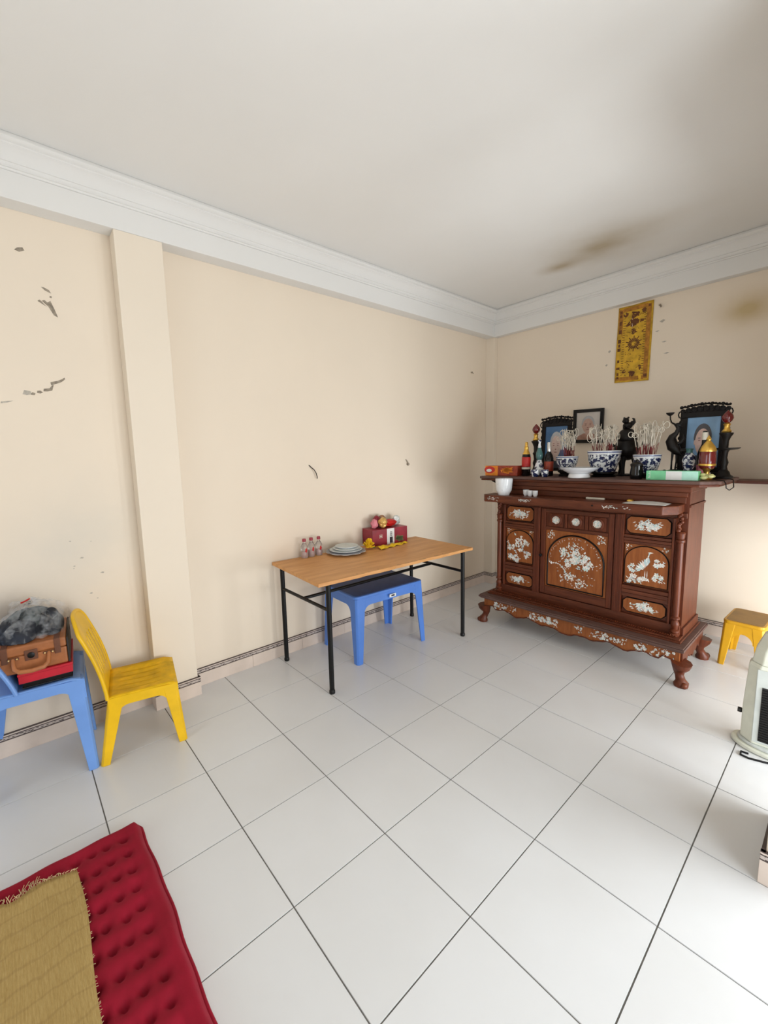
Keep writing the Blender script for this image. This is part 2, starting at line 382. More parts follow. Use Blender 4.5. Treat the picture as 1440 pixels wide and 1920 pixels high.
# floor: dark grout bed with one tile object per tile
fl = struct(MB().box(XL-0.1, XR+0.1, YF-0.1, YB+0.1, -0.08, -0.003).build('floor', grout_m), 'white square floor tiles with thin dark joints')
T, G = 0.4, 0.0028
def tile_mesh(w, d):
    b = MB(); h = 0.0012
    b.hexa([(G/2, G/2, -0.006), (w-G/2, G/2, -0.006), (w-G/2, d-G/2, -0.006), (G/2, d-G/2, -0.006)],
           [(G/2+h, G/2+h, 0), (w-G/2-h, G/2+h, 0), (w-G/2-h, d-G/2-h, 0), (G/2+h, d-G/2-h, 0)])
    return b.mesh('tile', tile_m)
tm = {}
for i in range(10):
    for j in range(-9, 10):
        x, y = i*T, j*T
        if x > 2.75 and y > 1.5 and y < 2.3 : pass
        d = min(T, YB-y)
        y0 = max(y, YF); d = min(y+T, YB)-y0
        if d < 0.03: continue
        k = round(d, 3)
        if k not in tm: tm[k] = tile_mesh(T, d)
        piece('tile', tm[k], fl, (x, y0, 0))

struct(MB().box(XL-0.12, XL, YF-0.12, YB+0.12, 0, ZC+0.05).build('wall_left', wall_left_m), 'cream painted left wall with chipped plaster')
struct(MB().box(XL, XR, YB, YB+0.12, 0, ZC+0.05).build('wall_back', wall_back_m), 'cream painted back wall behind the altar cabinet')
struct(MB().box(XL-0.12, XR+0.12, YF-0.12, YB+0.12, ZC, ZC+0.12).build('ceiling', ceil_m), 'white ceiling with a brown damp stain near the back')
# front wall with wide balcony doorway, right wall with doorway and window (all outside the frame)
b = MB(); b.box(XL, 0.9, YF-0.12, YF, 0, ZC).box(3.3, XR, YF-0.12, YF, 0, ZC).box(0.9, 3.3, YF-0.12, YF, 2.36, ZC)
struct(b.build('wall_front', pil_m))
b = MB(); b.box(XR, XR+0.12, YF, -0.05, 0, ZC).box(XR, XR+0.12, 1.30, 1.58, 0, ZC).box(XR, XR+0.12, 2.52, 2.63, 0, ZC).box(XR, XR+0.12, 3.25, YB, 0, ZC)
b.box(XR, XR+0.12, -0.05, 1.30, 2.05, ZC).box(XR, XR+0.12, 1.58, 2.52, 1.30, ZC).box(XR, XR+0.12, 2.63, 3.25, 0.82, ZC)
struct(b.build('wall_right', pil_m))
# partition whose end shows at the right edge of the frame
struct(MB().box(2.592, 2.72, 1.612, 1.98, 0, ZC).build('wall_partition', pil_m, bevel=0.004), 'cream end of a partition wall at the right edge')
struct(MB().box(2.66, 2.72, 1.98, 2.75, 2.02, ZC).build('light_blocker_upper', pil_m))  # unseen panel added to keep side light off the ceiling
struct(MB().box(2.70, 2.80, 2.75, YB, 0.90, ZC).build('light_blocker_rear', pil_m))  # unseen wall added to shade the upper back wall, open below
# beams, pilasters
struct(MB().box(XL, BX, YF, BY, ZB, ZC).build('trim_1', beam_m, bevel=0.003), 'white beam along the top of the left wall')
struct(MB().box(XL, XR, BY, YB, ZB, ZC).build('trim_2', beam_m, bevel=0.003), 'white beam along the top of the back wall')
struct(MB().box(XL, BX-0.002, 0.370, 0.602, 0, ZB).build('trim_3', pil_m, bevel=0.003), 'cream pilaster standing out of the left wall')
struct(MB().box(XL, BX-0.004, BY+0.004, YB, 0, ZB).build('trim_4', pil_m, bevel=0.003), 'narrow cream pilaster in the room corner')
# cornice mouldings
def corn(sx):   # profile (out, z)
    return [(0, 2.745), (0.010, 2.745), (0.014, 2.752), (0.010, 2.758), (0.018, 2.763), (0.022, 2.772), (0.018, 2.778),
            (0.024, 2.786), (0.034, 2.806), (0.050, 2.822), (0.060, 2.828), (0.060, 2.836), (0.070, 2.840), (0.078, 2.850), (0.076, 2.862), (0.070, 2.869), (0, 2.869)]
pf = corn(1)
b = MB(); n = len(pf)
vs = [(BX+o, YF, z) for o, z in pf]+[(BX+o, BY-o, z) for o, z in pf]
b.add(vs, [(i, i+n, (i+1) % n+n, (i+1) % n) for i in range(n)]+[tuple(range(n)), tuple(range(2*n-1, n-1, -1))])
struct(b.build('trim_5', beam_m, smooth=35), 'white stepped cornice moulding above the left beam')
b = MB(); vs = [(BX+o, BY-o, z) for o, z in pf]+[(XR, BY-o, z) for o, z in pf]
b.add(vs, [(i, i+n, (i+1) % n+n, (i+1) % n) for i in range(n)]+[tuple(range(n)), tuple(range(2*n-1, n-1, -1))])
struct(b.build('trim_6', beam_m, smooth=35), 'white stepped cornice moulding above the back beam')
# skirting: tiles with a patterned border strip between two dark lines
def skirting(name, p0, p1, nrm, label=None):
    p0 = Vector((*p0, 0)); p1 = Vector((*p1, 0)); d = p1-p0; L = d.length; ang = math.atan2(d.y, d.x)
    root = bpy.data.objects.new(name, None); C.objects.link(root); root.location = p0; root.rotation_euler = (0, 0, ang); root.empty_display_size = 0.1
    struct(root, label)
    sgn = 1 if Vector((-math.sin(ang), math.cos(ang), 0)).dot(Vector((*nrm, 0))) > 0 else -1
    t = 0.013*sgn
    x = 0
    while x < L-0.004:
        w = min(0.4, L-x)
        lo, hi = (0, t) if t > 0 else (t, 0)
        MB().box(x+0.0008, x+w-0.0008, lo, hi, 0.0005, 0.085).build('skirting_tile', skirt_m, root)
        x += w
    lo, hi = (0, t*0.9) if t > 0 else (t*0.9, 0)
    MB().box(0, L, lo, hi, 0.0855, 0.0905).build('border_line', line_m, root)
    MB().box(0, L, lo, hi, 0.0905, 0.103).build('border_strip', border_m, root)
    MB().box(0, L, lo, hi, 0.103, 0.108).build('border_line', line_m, root)
    MB().box(0, L, lo, hi, 0.108, 0.114).build('border_strip', skirt_m, root)
    MB().box(0, L, lo, hi, 0.114, 0.1175).build('border_line', line_m, root)
    return root
skirting('baseboard_left', (0, YF), (0, 0.370), (1, 0), 'pink beige tile skirting with dark patterned border, near end')
skirting('baseboard_left', (0, 0.602), (0, BY), (1, 0), 'pink beige tile skirting with dark patterned border behind the table')
skirting('baseboard_left', (BX-0.002, 0.357), (BX-0.002, 0.615), (1, 0), 'pink beige tile skirting around the pilaster foot')
skirting('baseboard_left', (0, 0.602), (BX+0.011, 0.602), (0, 1)); skirting('baseboard_left', (0, 0.370), (BX+0.011, 0.370), (0, -1))
skirting('baseboard_back', (BX-0.004, YB), (XR, YB), (0, -1), 'pink beige tile skirting with dark border along the back wall')
skirting('baseboard_back', (0.0, BY+0.004), (BX+0.009, BY+0.004), (0, -1)); skirting('baseboard_back', (BX-0.004, BY-0.009), (BX-0.004, YB), (1, 0))
skirting('baseboard_right', (2.592, 1.599), (2.592, 1.98), (-1, 0)); skirting('baseboard_right', (2.579, 1.612), (2.72, 1.612), (0, -1), 'pink beige tile skirting on the partition end')

# chipped plaster and scuffs on the left wall, hooks and nails
def flake(parent_wall, pts, mat, name='plaster_chip'):
    b = MB(); b.prism([(y, z) for y, z in pts], lambda u, v, a: (a, u, v), 0.0002, 0.0012)
    return b.build(name, mat, parent_wall)
wl = bpy.data.objects['wall_left']; wb = bpy.data.objects['wall_back']
flake(wl, [(-.030, 2.452), (-.012, 2.447), (.008, 2.458), (.002, 2.470), (-.018, 2.464)], mark_m)
flake(wl, [(.055, 2.305), (.068, 2.292), (.092, 2.282), (.086, 2.296), (.066, 2.305)], mark_m)
flake(wl, [(.084, 2.262), (.092, 2.260), (.094, 2.268), (.086, 2.270)], mark_m)
flake(wl, [(.035, 2.236), (.048, 2.228), (.070, 2.215), (.060, 2.224), (.052, 2.236), (.043, 2.244)], mark_m)
flake(wl, [(.052, 2.240), (.075, 2.218), (.094, 2.180), (.110, 2.172), (.100, 2.206), (.086, 2.246), (.074, 2.236), (.062, 2.246)], mark_m)
flake(wl, [(.050, 1.838), (.070, 1.846), (.092, 1.856), (.110, 1.872), (.108, 1.880), (.088, 1.866), (.066, 1.858), (.048, 1.852)], mark_m)
flake(wl, [(.016, 1.806), (.030, 1.806), (.052, 1.812), (.060, 1.840), (.052, 1.836), (.042, 1.822), (.018, 1.818)], mark_m)
flake(wl, [(-.010, 1.796), (.004, 1.794), (.014, 1.800), (.004, 1.808), (-.008, 1.806)], mark_m)
flake(wl, [(-.066, 1.786), (-.052, 1.782), (-.030, 1.788), (-.034, 1.802), (-.058, 1.806)], marklight_m)
flake(wl, [(-.034, 1.786), (-.020, 1.784), (-.016, 1.794), (-.028, 1.798)], mark_m)
flake(wl, [(-.150, 1.738), (-.128, 1.742), (-.104, 1.752), (-.126, 1.750), (-.150, 1.746)], marklight_m)
for k in range(8):
    y, z = 0.16+rnd.uniform(-.12, .12), 0.98+rnd.uniform(-.3, .12); s = rnd.uniform(.004, .010)
    flake(wl, [(y-s, z), (y+s*.5, z-s*.4), (y+s, z+s*.3), (y, z+s*.6)], marklight_m, 'scuff')
hk = MB(); hk.tube([(0.001, 1.535, 1.388), (0.010, 1.548, 1.372), (0.020, 1.568, 1.352), (0.022, 1.584, 1.325), (0.020, 1.592, 1.298), (0.018, 1.592, 1.286)], 0.0035, 6)
tag(hk.build('wire_hook', bronze_m, smooth=60), 'short bent dark wire sticking out of the left wall', 'hook')
hk = MB(); hk.tube([(0.0005, 2.555, 1.405), (0.010, 2.566, 1.385), (0.012, 2.574, 1.366)], 0.005, 6).ball((0.010, 2.574, 1.362), 0.013, 8, 6)
tag(hk.build('wall_nail', mark_m, smooth=60), 'small dark nail in the left wall above the red gift box', 'nail')
hk = MB(); hk.tube([(0.0005, 3.515, 2.262), (0.012, 3.522, 2.262)], 0.006, 6).tube([(0.010, 3.522, 2.270), (0.014, 3.540, 2.250)], 0.0035, 6)
tag(hk.build('wall_nail', mark_m, smooth=60), 'small bent nail high on the left wall near the corner pilaster', 'nail')
def bflake(x, z, w, h, mat=marklight_m):
    b = MB(); b.prism([(x-w, z), (x, z-h), (x+w, z+h*.3), (x+w*.2, z+h)], lambda u, v, a: (u, YB-a, v), 0.0002, 0.0012); b.build('plaster_chip', mat, wb)
for x, z, w, h in ((1.62, 2.19, .02, .006), (1.60, 2.28, .018, .006), (1.58, 2.44, .02, .012), (1.55, 2.37, .014, .006), (1.20, 2.28, .012, .012), (1.18, 2.17, .010, .010)): bflake(x, z, w, h)
nl = MB(); nl.tube([(1.56, YB-0.0005, 2.565), (1.56, YB-0.02, 2.56)], 0.006, 6).tube([(1.56, YB-0.018, 2.566), (1.572, YB-0.018, 2.545)], 0.006, 6)
tag(nl.build('wall_nail', mark_m, smooth=60), 'bent nail in the back wall beside the yellow cloth banner', 'nail')

# ================================================================== yellow talisman banner
bn = thing('talisman_banner', 'yellow cloth talisman banner printed with dark characters on the back wall', 'banner', (1.262, YB, 2.01))
BW, BH = 0.255, 0.605
def by(u, v): return -0.006-0.004*math.sin(v*5+u*2)-0.003*math.sin(u*9+1)
b = MB(); b.grid(lambda u, v: (u*BW-0.008*(1-v)+0.012*v*(1-u)*0, by(u, v), v*BH-0.012*u*(1-v)), 12, 24)
b.build('cloth', bann_m, bn, smooth=80, solid=0.0015)
def pr_(u, v): return (u*BW-0.008*(1-v), by(u, v)-0.0016, v*BH-0.012*u*(1-v))
def stroke(b, pts, w):
    for (u0, v0), (u1, v1) in zip(pts, pts[1:]):
        du, dv = (u1-u0)*BW, (v1-v0)*BH; L = math.hypot(du, dv) or 1
        nx, ny = -dv/L*w/2/BW, du/L*w/2/BH
        q = [pr_(u0+nx, v0+ny), pr_(u0-nx, v0-ny), pr_(u1-nx, v1-ny), pr_(u1+nx, v1+ny)]
        b.add([(x, y, z) for x, y, z in q], [(0, 1, 2, 3)])
bo = MB()
for u0, u1 in ((0.02, 0.15), (0.83, 0.95)):
    stroke(bo, [((u0+u1)/2, 0.03), ((u0+u1)/2, 0.97)], (u1-u0)*BW)
stroke(bo, [(0.15, 0.955), (0.85, 0.955)], 0.03); stroke(bo, [(0.15, 0.045), (0.85, 0.045)], 0.03)
bo.build('border_print', banno_m, bn)
bk = MB(); r2 = random.Random(3)
for u in (0.085, 0.89):
    v = 0.05
    while v < 0.95:
        h = r2.uniform(0.02, 0.055)
        if r2.random() < 0.7: stroke(bk, [(u, v), (u, v+h)], r2.uniform(0.014, 0.026))
        v += h+0.012
for u in (0.2, 0.8):
    for k in range(26): v = 0.1+k*0.031; stroke(bk, [(u-0.035, v), (u+0.035, v+r2.uniform(-.004, .004))], 0.004)
def glyph(cu, cv, w, h, seed, n=9, t=0.009):
    r3 = random.Random(seed)
    for k in range(n):
        if k % 2: stroke(bk, [(cu-w*r3.uniform(.4, 1), cv+h*r3.uniform(-1, 1)), (cu+w*r3.uniform(.4, 1), cv+h*r3.uniform(-1, 1)*0.6)], t*r3.uniform(.6, 1.2))
        else:
            u = cu+w*r3.uniform(-.8, .8); v = cv+h*r3.uniform(-.9, .2); stroke(bk, [(u, v), (u+r3.uniform(-.05, .05), v+h*r3.uniform(.5, 1))], t*r3.uniform(.6, 1.2))
glyph(0.5, 0.87, .13, .045, 1, 10, .012); glyph(0.5, 0.77, .14, .05, 2, 13, .014); glyph(0.30, 0.77, .06, .03, 5, 6); glyph(0.70, 0.78, .06, .03, 6, 6)
glyph(0.24, 0.89, .06, .03, 11, 7, .010); glyph(0.76, 0.91, .06, .03, 12, 7, .010)
glyph(0.5, 0.65, .10, .05, 9, 9, .006); glyph(0.5, 0.10, .11, .045, 4, 11, .013); glyph(0.26, 0.15, .04, .03, 7, 5); glyph(0.74, 0.18, .05, .03, 8, 5)
for k in range(20):
    a = 2*PI*k/20; ri, ro = 0.022, 0.062 if k % 2 else 0.045
    stroke(bk, [(0.5+ri*math.cos(a)/BW, 0.5+ri*math.sin(a)/BH), (0.5+ro*math.cos(a)/BW, 0.5+ro*math.sin(a)/BH)], 0.007)
for R_ in (0.018, 0.036):
    pts = [(0.5+R_*math.cos(a*PI/10)/BW, 0.5+R_*math.sin(a*PI/10)/BH) for a in range(21)]; stroke(bk, pts, 0.004)
for k in range(80):
    u, v = r2.uniform(.16, .84), r2.uniform(.08, .92); stroke(bk, [(u, v), (u+r2.uniform(-.07, .07), v+r2.uniform(-.02, .02))], 0.004)
bk.v = [(x, y-.0007, z) for x, y, z in bk.v]
bk.build('character_print', bannk_m, bn)

# ================================================================== table
tb = thing('folding_table', 'plywood topped table on black steel legs against the left wall', 'table', (0.0, 1.19, 0), -0.05)
b = MB()
pts = [(0.008, 0.0), (0.685, -0.02), (0.685, 1.372), (0.036, 1.372)]
r4 = random.Random(5); edge = [pts[0], pts[1]]
for k in range(1, 28): edge.append((0.685+r4.uniform(-.006, .002), -0.02+1.392*k/28))
edge += [pts[2], pts[3]]
b.flat(edge, 0.693, 0.715)
tp = b.build('tabletop', [top_m], tb, bevel=0.002)
r4 = random.Random(9); b = MB()
for k in range(26):
    y = r4.uniform(0.1, 1.3); w = r4.uniform(.02, .07)
    b.add([(0.686, y, .7145), (0.668-r4.uniform(0, .012), y+w*.5, .7154), (0.686, y+w, .7145)], [(0, 2, 1)])
ch = b.build('veneer_chip', topedge_m, tp)
def Rz(p, a): return (p[0]*math.cos(a)-p[1]*math.sin(a), p[0]*math.sin(a)+p[1]*math.cos(a))
def tloc(x, y): q = Rz((x, y-1.19), 0.05); return q
legs = [tloc(.091, 1.222), tloc(.664, 1.215), tloc(.709, 2.455), tloc(.135, 2.468)]
for lx, ly in legs:
    b = MB(); b.tube([(lx, ly, 0.012), (lx, ly, 0.693)], 0.0155, 12).lathe([(0.0175, 0), (0.0185, 0.006), (0.018, 0.02), (0.0155, 0.024)], (lx, ly, 0), 12)
    b.build('leg', blacksteel_m, tb, smooth=40)
def mid(a, b_, t=.5): return (a[0]+(b_[0]-a[0])*t, a[1]+(b_[1]-a[1])*t)
for a, c in ((legs[0], legs[1]), (legs[3], legs[2])):
    MB().tube([(*a, .533), (*c, .530)], 0.011, 10).build('side_rail', blacksteel_m, tb, smooth=40)
    MB().tube([(*a, .681), (*c, .681)], 0.011, 10).build('top_rail', blacksteel_m, tb, smooth=40)
m0, m1 = mid(legs[0], legs[1], .48), mid(legs[3], legs[2], .42)
MB().tube([(*m0, .531), (*m1, .531)], 0.011, 10).build('stretcher', blacksteel_m, tb, smooth=40)

# ================================================================== plastic stools
def plastic_stool(name, label, loc, rz, w, d, h, sp, mat, topmat, lw=0.055, group=None, label_patch=False):
    t = thing(name, label, 'stool', loc, rz, group)
    b = MB(); b.flat(rrect(-w/2, w/2, -d/2, d/2, 0.035), h-0.022, h)
    b.build('seat_rim', mat, t, bevel=0.006, seg=3)
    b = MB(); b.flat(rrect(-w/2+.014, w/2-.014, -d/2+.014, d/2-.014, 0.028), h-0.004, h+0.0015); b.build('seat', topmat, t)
    for sx in (-1, 1):
        for sy in (-1, 1):
            b = MB()
            def L(z, g, th):     # L shaped section at height z
                k = 1-z/(h-.02); ox, oy = sx*(w/2-.004+sp*k), sy*(d/2-.004+sp*k*.6)
                return ox, oy, g, th
            ox1, oy1, g1, _ = L(h-.02, lw*1.25, .005); ox0, oy0, g0, _ = L(0, lw*.72, .005)
            def sec(ox, oy, g, z):
                c = 0.012
                p = [(ox, oy-sy*c), (ox-sx*c, oy), (ox-sx*g, oy), (ox-sx*g, oy-sy*.012), (ox-sx*.016, oy-sy*.016), (ox-sx*.012, oy-sy*g), (ox, oy-sy*g)]
                if sx*sy < 0: p = p[::-1]
                return [(x, y, z) for x, y in p]
            A, B = sec(ox0, oy0, g0, 0.0), sec(ox1, oy1, g1, h-.02); n = 7
            b.add(A+B, [tuple(range(n-1, -1, -1)), tuple(range(n, 2*n))]+[(i, (i+1) % n, (i+1) % n+n, i+n) for i in range(n)])
            b.build('leg', mat, t, bevel=0.003, seg=2)
    dp = 0.055; fr = 0.06
    for axis, sgn in (('x', -1), ('x', 1), ('y', -1), ('y', 1)):
        half = (w if axis == 'x' else d)/2; lim = half-lw*1.1; 
        poly = [(-half+.02, h-.02), (-half+.02, h-.02-dp-fr)]+[(-lim+fr*(1-math.cos(k*PI/12)), h-.02-dp-fr+fr*math.sin(k*PI/12)) for k in range(0, 7)]
        poly += [(-x, z) for x, z in poly[::-1]]
        b = MB(); off = (d if axis == 'x' else w)/2
        def fn(u, v, a):
            k = (h-.02-v)/h; o = sgn*(off-.004-a+sp*(.6 if axis == 'x' else 1)*k)
            return (u, o, v) if axis == 'x' else (o, u, v)
        b.prism(poly, fn, 0.0015, 0.0065); b.build('apron', mat, t)
    if label_patch:
        b = MB(); b.box(w/2+.0015+.012, w/2+.004+.012, -.03, .03, h-.058, h-.036); lp = b.build('sticker', whitecard_m, t)
        b = MB(); b.box(w/2+.0161, w/2+.0166, -.014, .016, h-.053, h-.041); b.build('sticker_print', ink_m, lp)
    return t
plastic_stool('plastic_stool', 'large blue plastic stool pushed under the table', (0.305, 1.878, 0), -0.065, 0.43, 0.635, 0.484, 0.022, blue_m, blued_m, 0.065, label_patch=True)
plastic_stool('plastic_stool', 'low yellow plastic stool between the altar cabinet and the fan', (2.285, 3.49, 0), -0.04, 0.215, 0.33, 0.312, 0.016, yelo_m, yelt_m, 0.05)

# ================================================================== plastic chairs
def plastic_chair(name, label, loc, rz, w, d, h, hb, mat, seatmat, lean, slots, splay=0.02, lw=0.05, topw=0.8, boff=0.0, rsplay=0.055):
    # local frame: faces +x, width along y, origin on the floor below the seat centre
    t = thing(name, label, 'chair', loc, rz)
    def sz(u, v): return h-0.012*math.sin(PI*min(1, max(0, u)))*(1-abs(2*v-1)**3)-0.014*max(0, u-.86)/.14
    b = MB(); b.grid(lambda u, v: (-d/2+u*d, -w/2+v*w, sz(u, v)), 14, 14)
    st = b.build('seat', seatmat, t, smooth=60, solid=0.008)
    if slots:
        for k in range(5):
            y = (-.30+.15*k)*w
            b = MB(); b.grid(lambda u, v: (-d/2+.05+u*(d-.12), y-.003+.006*v, sz((.05+u*(d-.12))/d, .5+y/w)+.0052), 10, 1); b.build('seat_groove', leatherd_m if False else seatmat, st)
    # skirt around the seat
    for sy in (-1, 1):
        b = MB(); fr = .05; z1 = h+.003
        poly = [(-d/2, z1), (-d/2, h-.10)]+[(-d/2+.036+fr*(1-math.cos(k*PI/12)), h-.10+fr*math.sin(k*PI/12)) for k in range(7)]
        q = [(d/2-.05-fr*(1-math.cos(k*PI/12)), h-.10+fr*math.sin(k*PI/12)) for k in range(6, -1, -1)]+[(d/2, h-.10), (d/2, z1-.012)]
        b.prism(poly+q, lambda u, v, a: (u, sy*(w/2-a+.10*(h-v)*splay/.1), v), 0.0, 0.006); b.build('side_skirt', mat, t)
    b = MB(); b.prism([(-w/2, h-.012), (-w/2, h-.10)]+[(-w/2+.055+.05*(1-math.cos(k*PI/12)), h-.10+.05*math.sin(k*PI/12)) for k in range(7)]
                      + [(w/2-.055-.05*(1-math.cos(k*PI/12)), h-.10+.05*math.sin(k*PI/12)) for k in range(6, -1, -1)]+[(w/2, h-.10), (w/2, h-.012)],
                      lambda u, v, a: (d/2-a+.2*splay*(h-v)/.1, u, v), 0, .006); b.build('front_skirt', mat, t)
    for sx in (-1, 1):
        for sy in (-1, 1):
            ox1, oy1 = sx*(d/2-.001), sy*(w/2-.0005); ox0, oy0 = sx*(d/2+(rsplay if sx < 0 else splay*1.3)), sy*(w/2+splay)
            def sec(ox, oy, gx, gy, z):
                p = [(ox, oy-sy*.01), (ox-sx*.01, oy), (ox-sx*gx, oy), (ox-sx*gx, oy-sy*.014), (ox-sx*.016, oy-sy*.016), (ox-sx*.014, oy-sy*gy), (ox, oy-sy*gy)]
                if sx*sy < 0: p = p[::-1]
                return [(x, y, z) for x, y in p]
            A, B = sec(ox0, oy0, lw*.75, lw*.65, 0), sec(ox1, oy1, lw*1.3, lw*1.1, h-.006); n = 7
            b = MB(); b.add(A+B, [tuple(range(n-1, -1, -1)), tuple(range(n, 2*n))]+[(i, (i+1) % n, (i+1) % n+n, i+n) for i in range(n)])
            b.build('leg', mat, t, bevel=0.003)
    # backrest: curved sheet, rounded top, slots
    nu, nv = 32, 26
    def bp(u, v):
        ww = w*(1-(1-topw)*v); y = (u-.5)*ww
        zt = hb-h; top = zt*(1-0.16*abs(2*u-1)**3.2)
        z = h-.004+v*top
        x = -d/2+boff-lean*(v**1.15)-0.028*v*(1-(2*u-1)**2)+0.010*math.sin(v*PI)
        return (x, y, z)
    b = MB()
    vs = [bp(i/nu, j/nv) for j in range(nv+1) for i in range(nu+1)]; fs = []
    for j in range(nv):
        for i in range(nu):
            u, v = (i+.5)/nu, (j+.5)/nv
            if slots and .22 < v < .72 and .12 < u < .88 and int((u-.12)/.76*nu*.76) % 5 in (2, 3): continue
            fs.append((j*(nu+1)+i, j*(nu+1)+i+1, (j+1)*(nu+1)+i+1, (j+1)*(nu+1)+i))
    b.add(vs, fs); br = b.build('backrest', mat, t, smooth=70, solid=0.007)
    rim = [bp(0, v/16) for v in range(17)]+[bp(u/20, 1) for u in range(1, 20)]+[bp(1, 1-v/16) for v in range(17)]
    b = MB(); b.tube(rim, 0.009, 8); b.build('backrest_rim', mat, br, smooth=60)
    return t
plastic_chair('plastic_chair', 'small yellow plastic chair facing the table beside the pilaster', (0.287, 0.272, 0), PI/2-0.19, 0.33, 0.305, 0.325, 0.725, yel_m, yeld_m, 0.085, True, 0.018, 0.052, 0.93)
plastic_chair('plastic_chair', 'light blue plastic chair carrying the suitcase and bag', (0.206, -0.152, 0), PI/2-.10, 0.36, 0.368, 0.462, 0.86, bluel_m, bluel_m, 0.17, False, 0.015, 0.055, 0.9, 0.125, 0.05)

# things piled on the blue chair
ft = thing('black_folder', 'flat black folder lying on the blue chair seat', 'folder', (0.198, -0.124, 0.4685), -.10)
MB().box(-.165, .165, -.066, .115, 0.0, .004).build('back_cover', black_m, ft); MB().box(-.160, .160, -.063, .112, .0042, .021).build('pages', darkwood_m, ft); MB().box(-.165, .165, -.066, .115, .0212, .025).build('front_cover', black_m, ft, bevel=.001)
ft = thing('red_box', 'flat red box between the suitcase and the black folder', 'box', (0.203, -0.134, 0.494), -.10)
MB().box(-.155, .165, -.066, .128, 0, .034).build('box_base', redcover_m, ft, bevel=.002); MB().box(-.157, .167, -.068, .130, .0345, .045).build('lid', redcover_m, ft, bevel=.002)
sc_ = thing('suitcase', 'tan leather attache case with handle lying on the red box', 'suitcase', (0.198, -0.130, 0.5395), -.10)
MB().box(-.150, .160, -.128, .112, 0, .078).build('case_base', leather_m, sc_, bevel=.008, seg=3)
MB().box(-.150, .160, -.128, .112, .0785, .122).build('lid', leather_m, sc_, bevel=.008, seg=3)
MB().box(-.152, .162, .1122, .1200, .002, .120).build('end_panel', black_m, sc_, bevel=.003)
hd = MB(); hd.tube([(.163, -.078, .072), (.172, -.078, .060), (.192, -.074, .035), (.200, -.058, .022), (.202, -.016, .018), (.200, .026, .022), (.192, .042, .035), (.172, .046, .060), (.163, .046, .072)], [.007, .008, .009, .010, .010, .010, .009, .008, .007], 10)
hd.build('handle', leather_m, sc_, smooth=60)
for y in (-.078, .046):
    b = MB(); b.box(.160, .168, y-.020, y+.020, .066, .076); fx = b.build('handle_mount', leatherd_m, sc_, bevel=.001)
    for s in (-.014, .014): MB().ball((.169, y+s, .071), .0045, 8, 6).build('rivet', brass_m, fx, smooth=60)
b = MB(); b.box(.160, .165, -.039, .007, .052, .098); lk = b.build('lock_plate', leatherd_m, sc_, bevel=.002)
MB().lathe([(.013, 0), (.013, .004), (.008, .006)], (.165, -.016, .075), 14, axis='x').build('lock', blacksteel_m, lk, smooth=40)
for y in (-.106, .078): MB().box(-.1, .1635, y-.011, y+.011, .055, .1245).build('strap', leatherd_m, sc_, bevel=.001)
# dark clothes in a clear plastic bag
bg = thing('clothes_bag', 'clear plastic bag of dark folded clothes on the suitcase', 'bag', (0.185, -0.142, 0.664), -.10)
r5 = random.Random(11)
def lump(cx, cy, rx, ry, h, seed, nu=26, nv=26):
    rr = random.Random(seed); ph = [rr.uniform(0, 6) for _ in range(6)]
    b = MB()
    def fn(u, v):
        a = 2*PI*u; e = v
        rad = 1-e**2.2*.98; 
        z = h*(1-(1-e)**2)
        wob = 1+.10*math.sin(3*a+ph[0])+.07*math.sin(5*a+ph[1]+e*5)+.04*math.sin(11*a+ph[2]-e*7)
        zz = z*(1+.10*math.sin(4*a+ph[3]+e*4)+.06*math.sin(9*a+ph[4]))
        return (cx+rx*rad*wob*math.cos(a), cy+ry*rad*wob*math.sin(a), zz)
    return b.grid(fn, nu, nv)
lump(0.03, -0.05, .115, .085, .075, 1).build('folded_clothes', cloth_dk_m, bg, smooth=60)
lump(-0.01, 0.055, .115, .065, .080, 2).build('folded_clothes', cloth_dk_m, bg, smooth=60)
lump(-0.02, -0.015, .09, .095, .100, 3).build('folded_clothes', cloth_gr_m, bg, smooth=60)
b = lump(0.0, 0.005, .158, .128, .140, 5, 60, 30)
for i, p in enumerate(b.v):
    k = .008*math.sin(p[0]*90+p[1]*60)+.006*math.sin(p[1]*120-p[2]*150); b.v[i] = (p[0]+k*.6, p[1]-k*.4, max(0.001, p[2]+k))
b.build('plastic_film', film_m, bg, smooth=80)
b = MB(); b.tube([(.02, -.03, .150), (.028, -.012, .158), (.036, .004, .168)], .004, 6).build('red_tie', red_m, bg, smooth=60)

# ================================================================== mattress and straw mat
MX0, MX1, MY0, MY1, MZ = 0.905, 2.85, -0.98, 0.100, 0.045
mt = thing('tufted_mattress', 'thin burgundy velvet tufted mattress lying on the floor', 'mattress', (0, 0, 0))
TDX, TDY, TX0, TY0 = .080, .0485, MX0+.075, MY1-.072
jit = {}
def tuft_at(i, j):
    if (i, j) not in jit: q = random.Random(i*131+j*7); jit[(i, j)] = (TX0+i*TDX+q.uniform(-.006, .006), TY0-j*TDY+q.uniform(-.005, .005))
    return jit[(i, j)]
NTX, NTY = 24, 19
tuft = [tuft_at(i, j) for i in range(NTX) for j in range(NTY)]
def mz(x, y):
    ex = min(x-MX0, MX1-x, y-MY0, MY1-y); z = MZ*(1-max(0, 1-ex/.030)**2.2*.95)
    ci, cj = round((x-TX0)/TDX), round((TY0-y)/TDY); best = 1
    for i in (ci-1, ci, ci+1):
        for j in (cj-1, cj, cj+1):
            if 0 <= i < NTX and 0 <= j < NTY:
                a, b_ = tuft_at(i, j); best = min(best, (x-a)**2+(y-b_)**2)
    z -= .022*math.exp(-best/(2*.007**2)) + .013*math.exp(-best/(2*.018**2))
    if ex > .03: z -= .004*math.exp(-(abs((MY1-.060)-y)/.007)**2)
    z += .0025*math.sin(x*9+y*4)*math.sin(y*11)
    return max(.004, z)
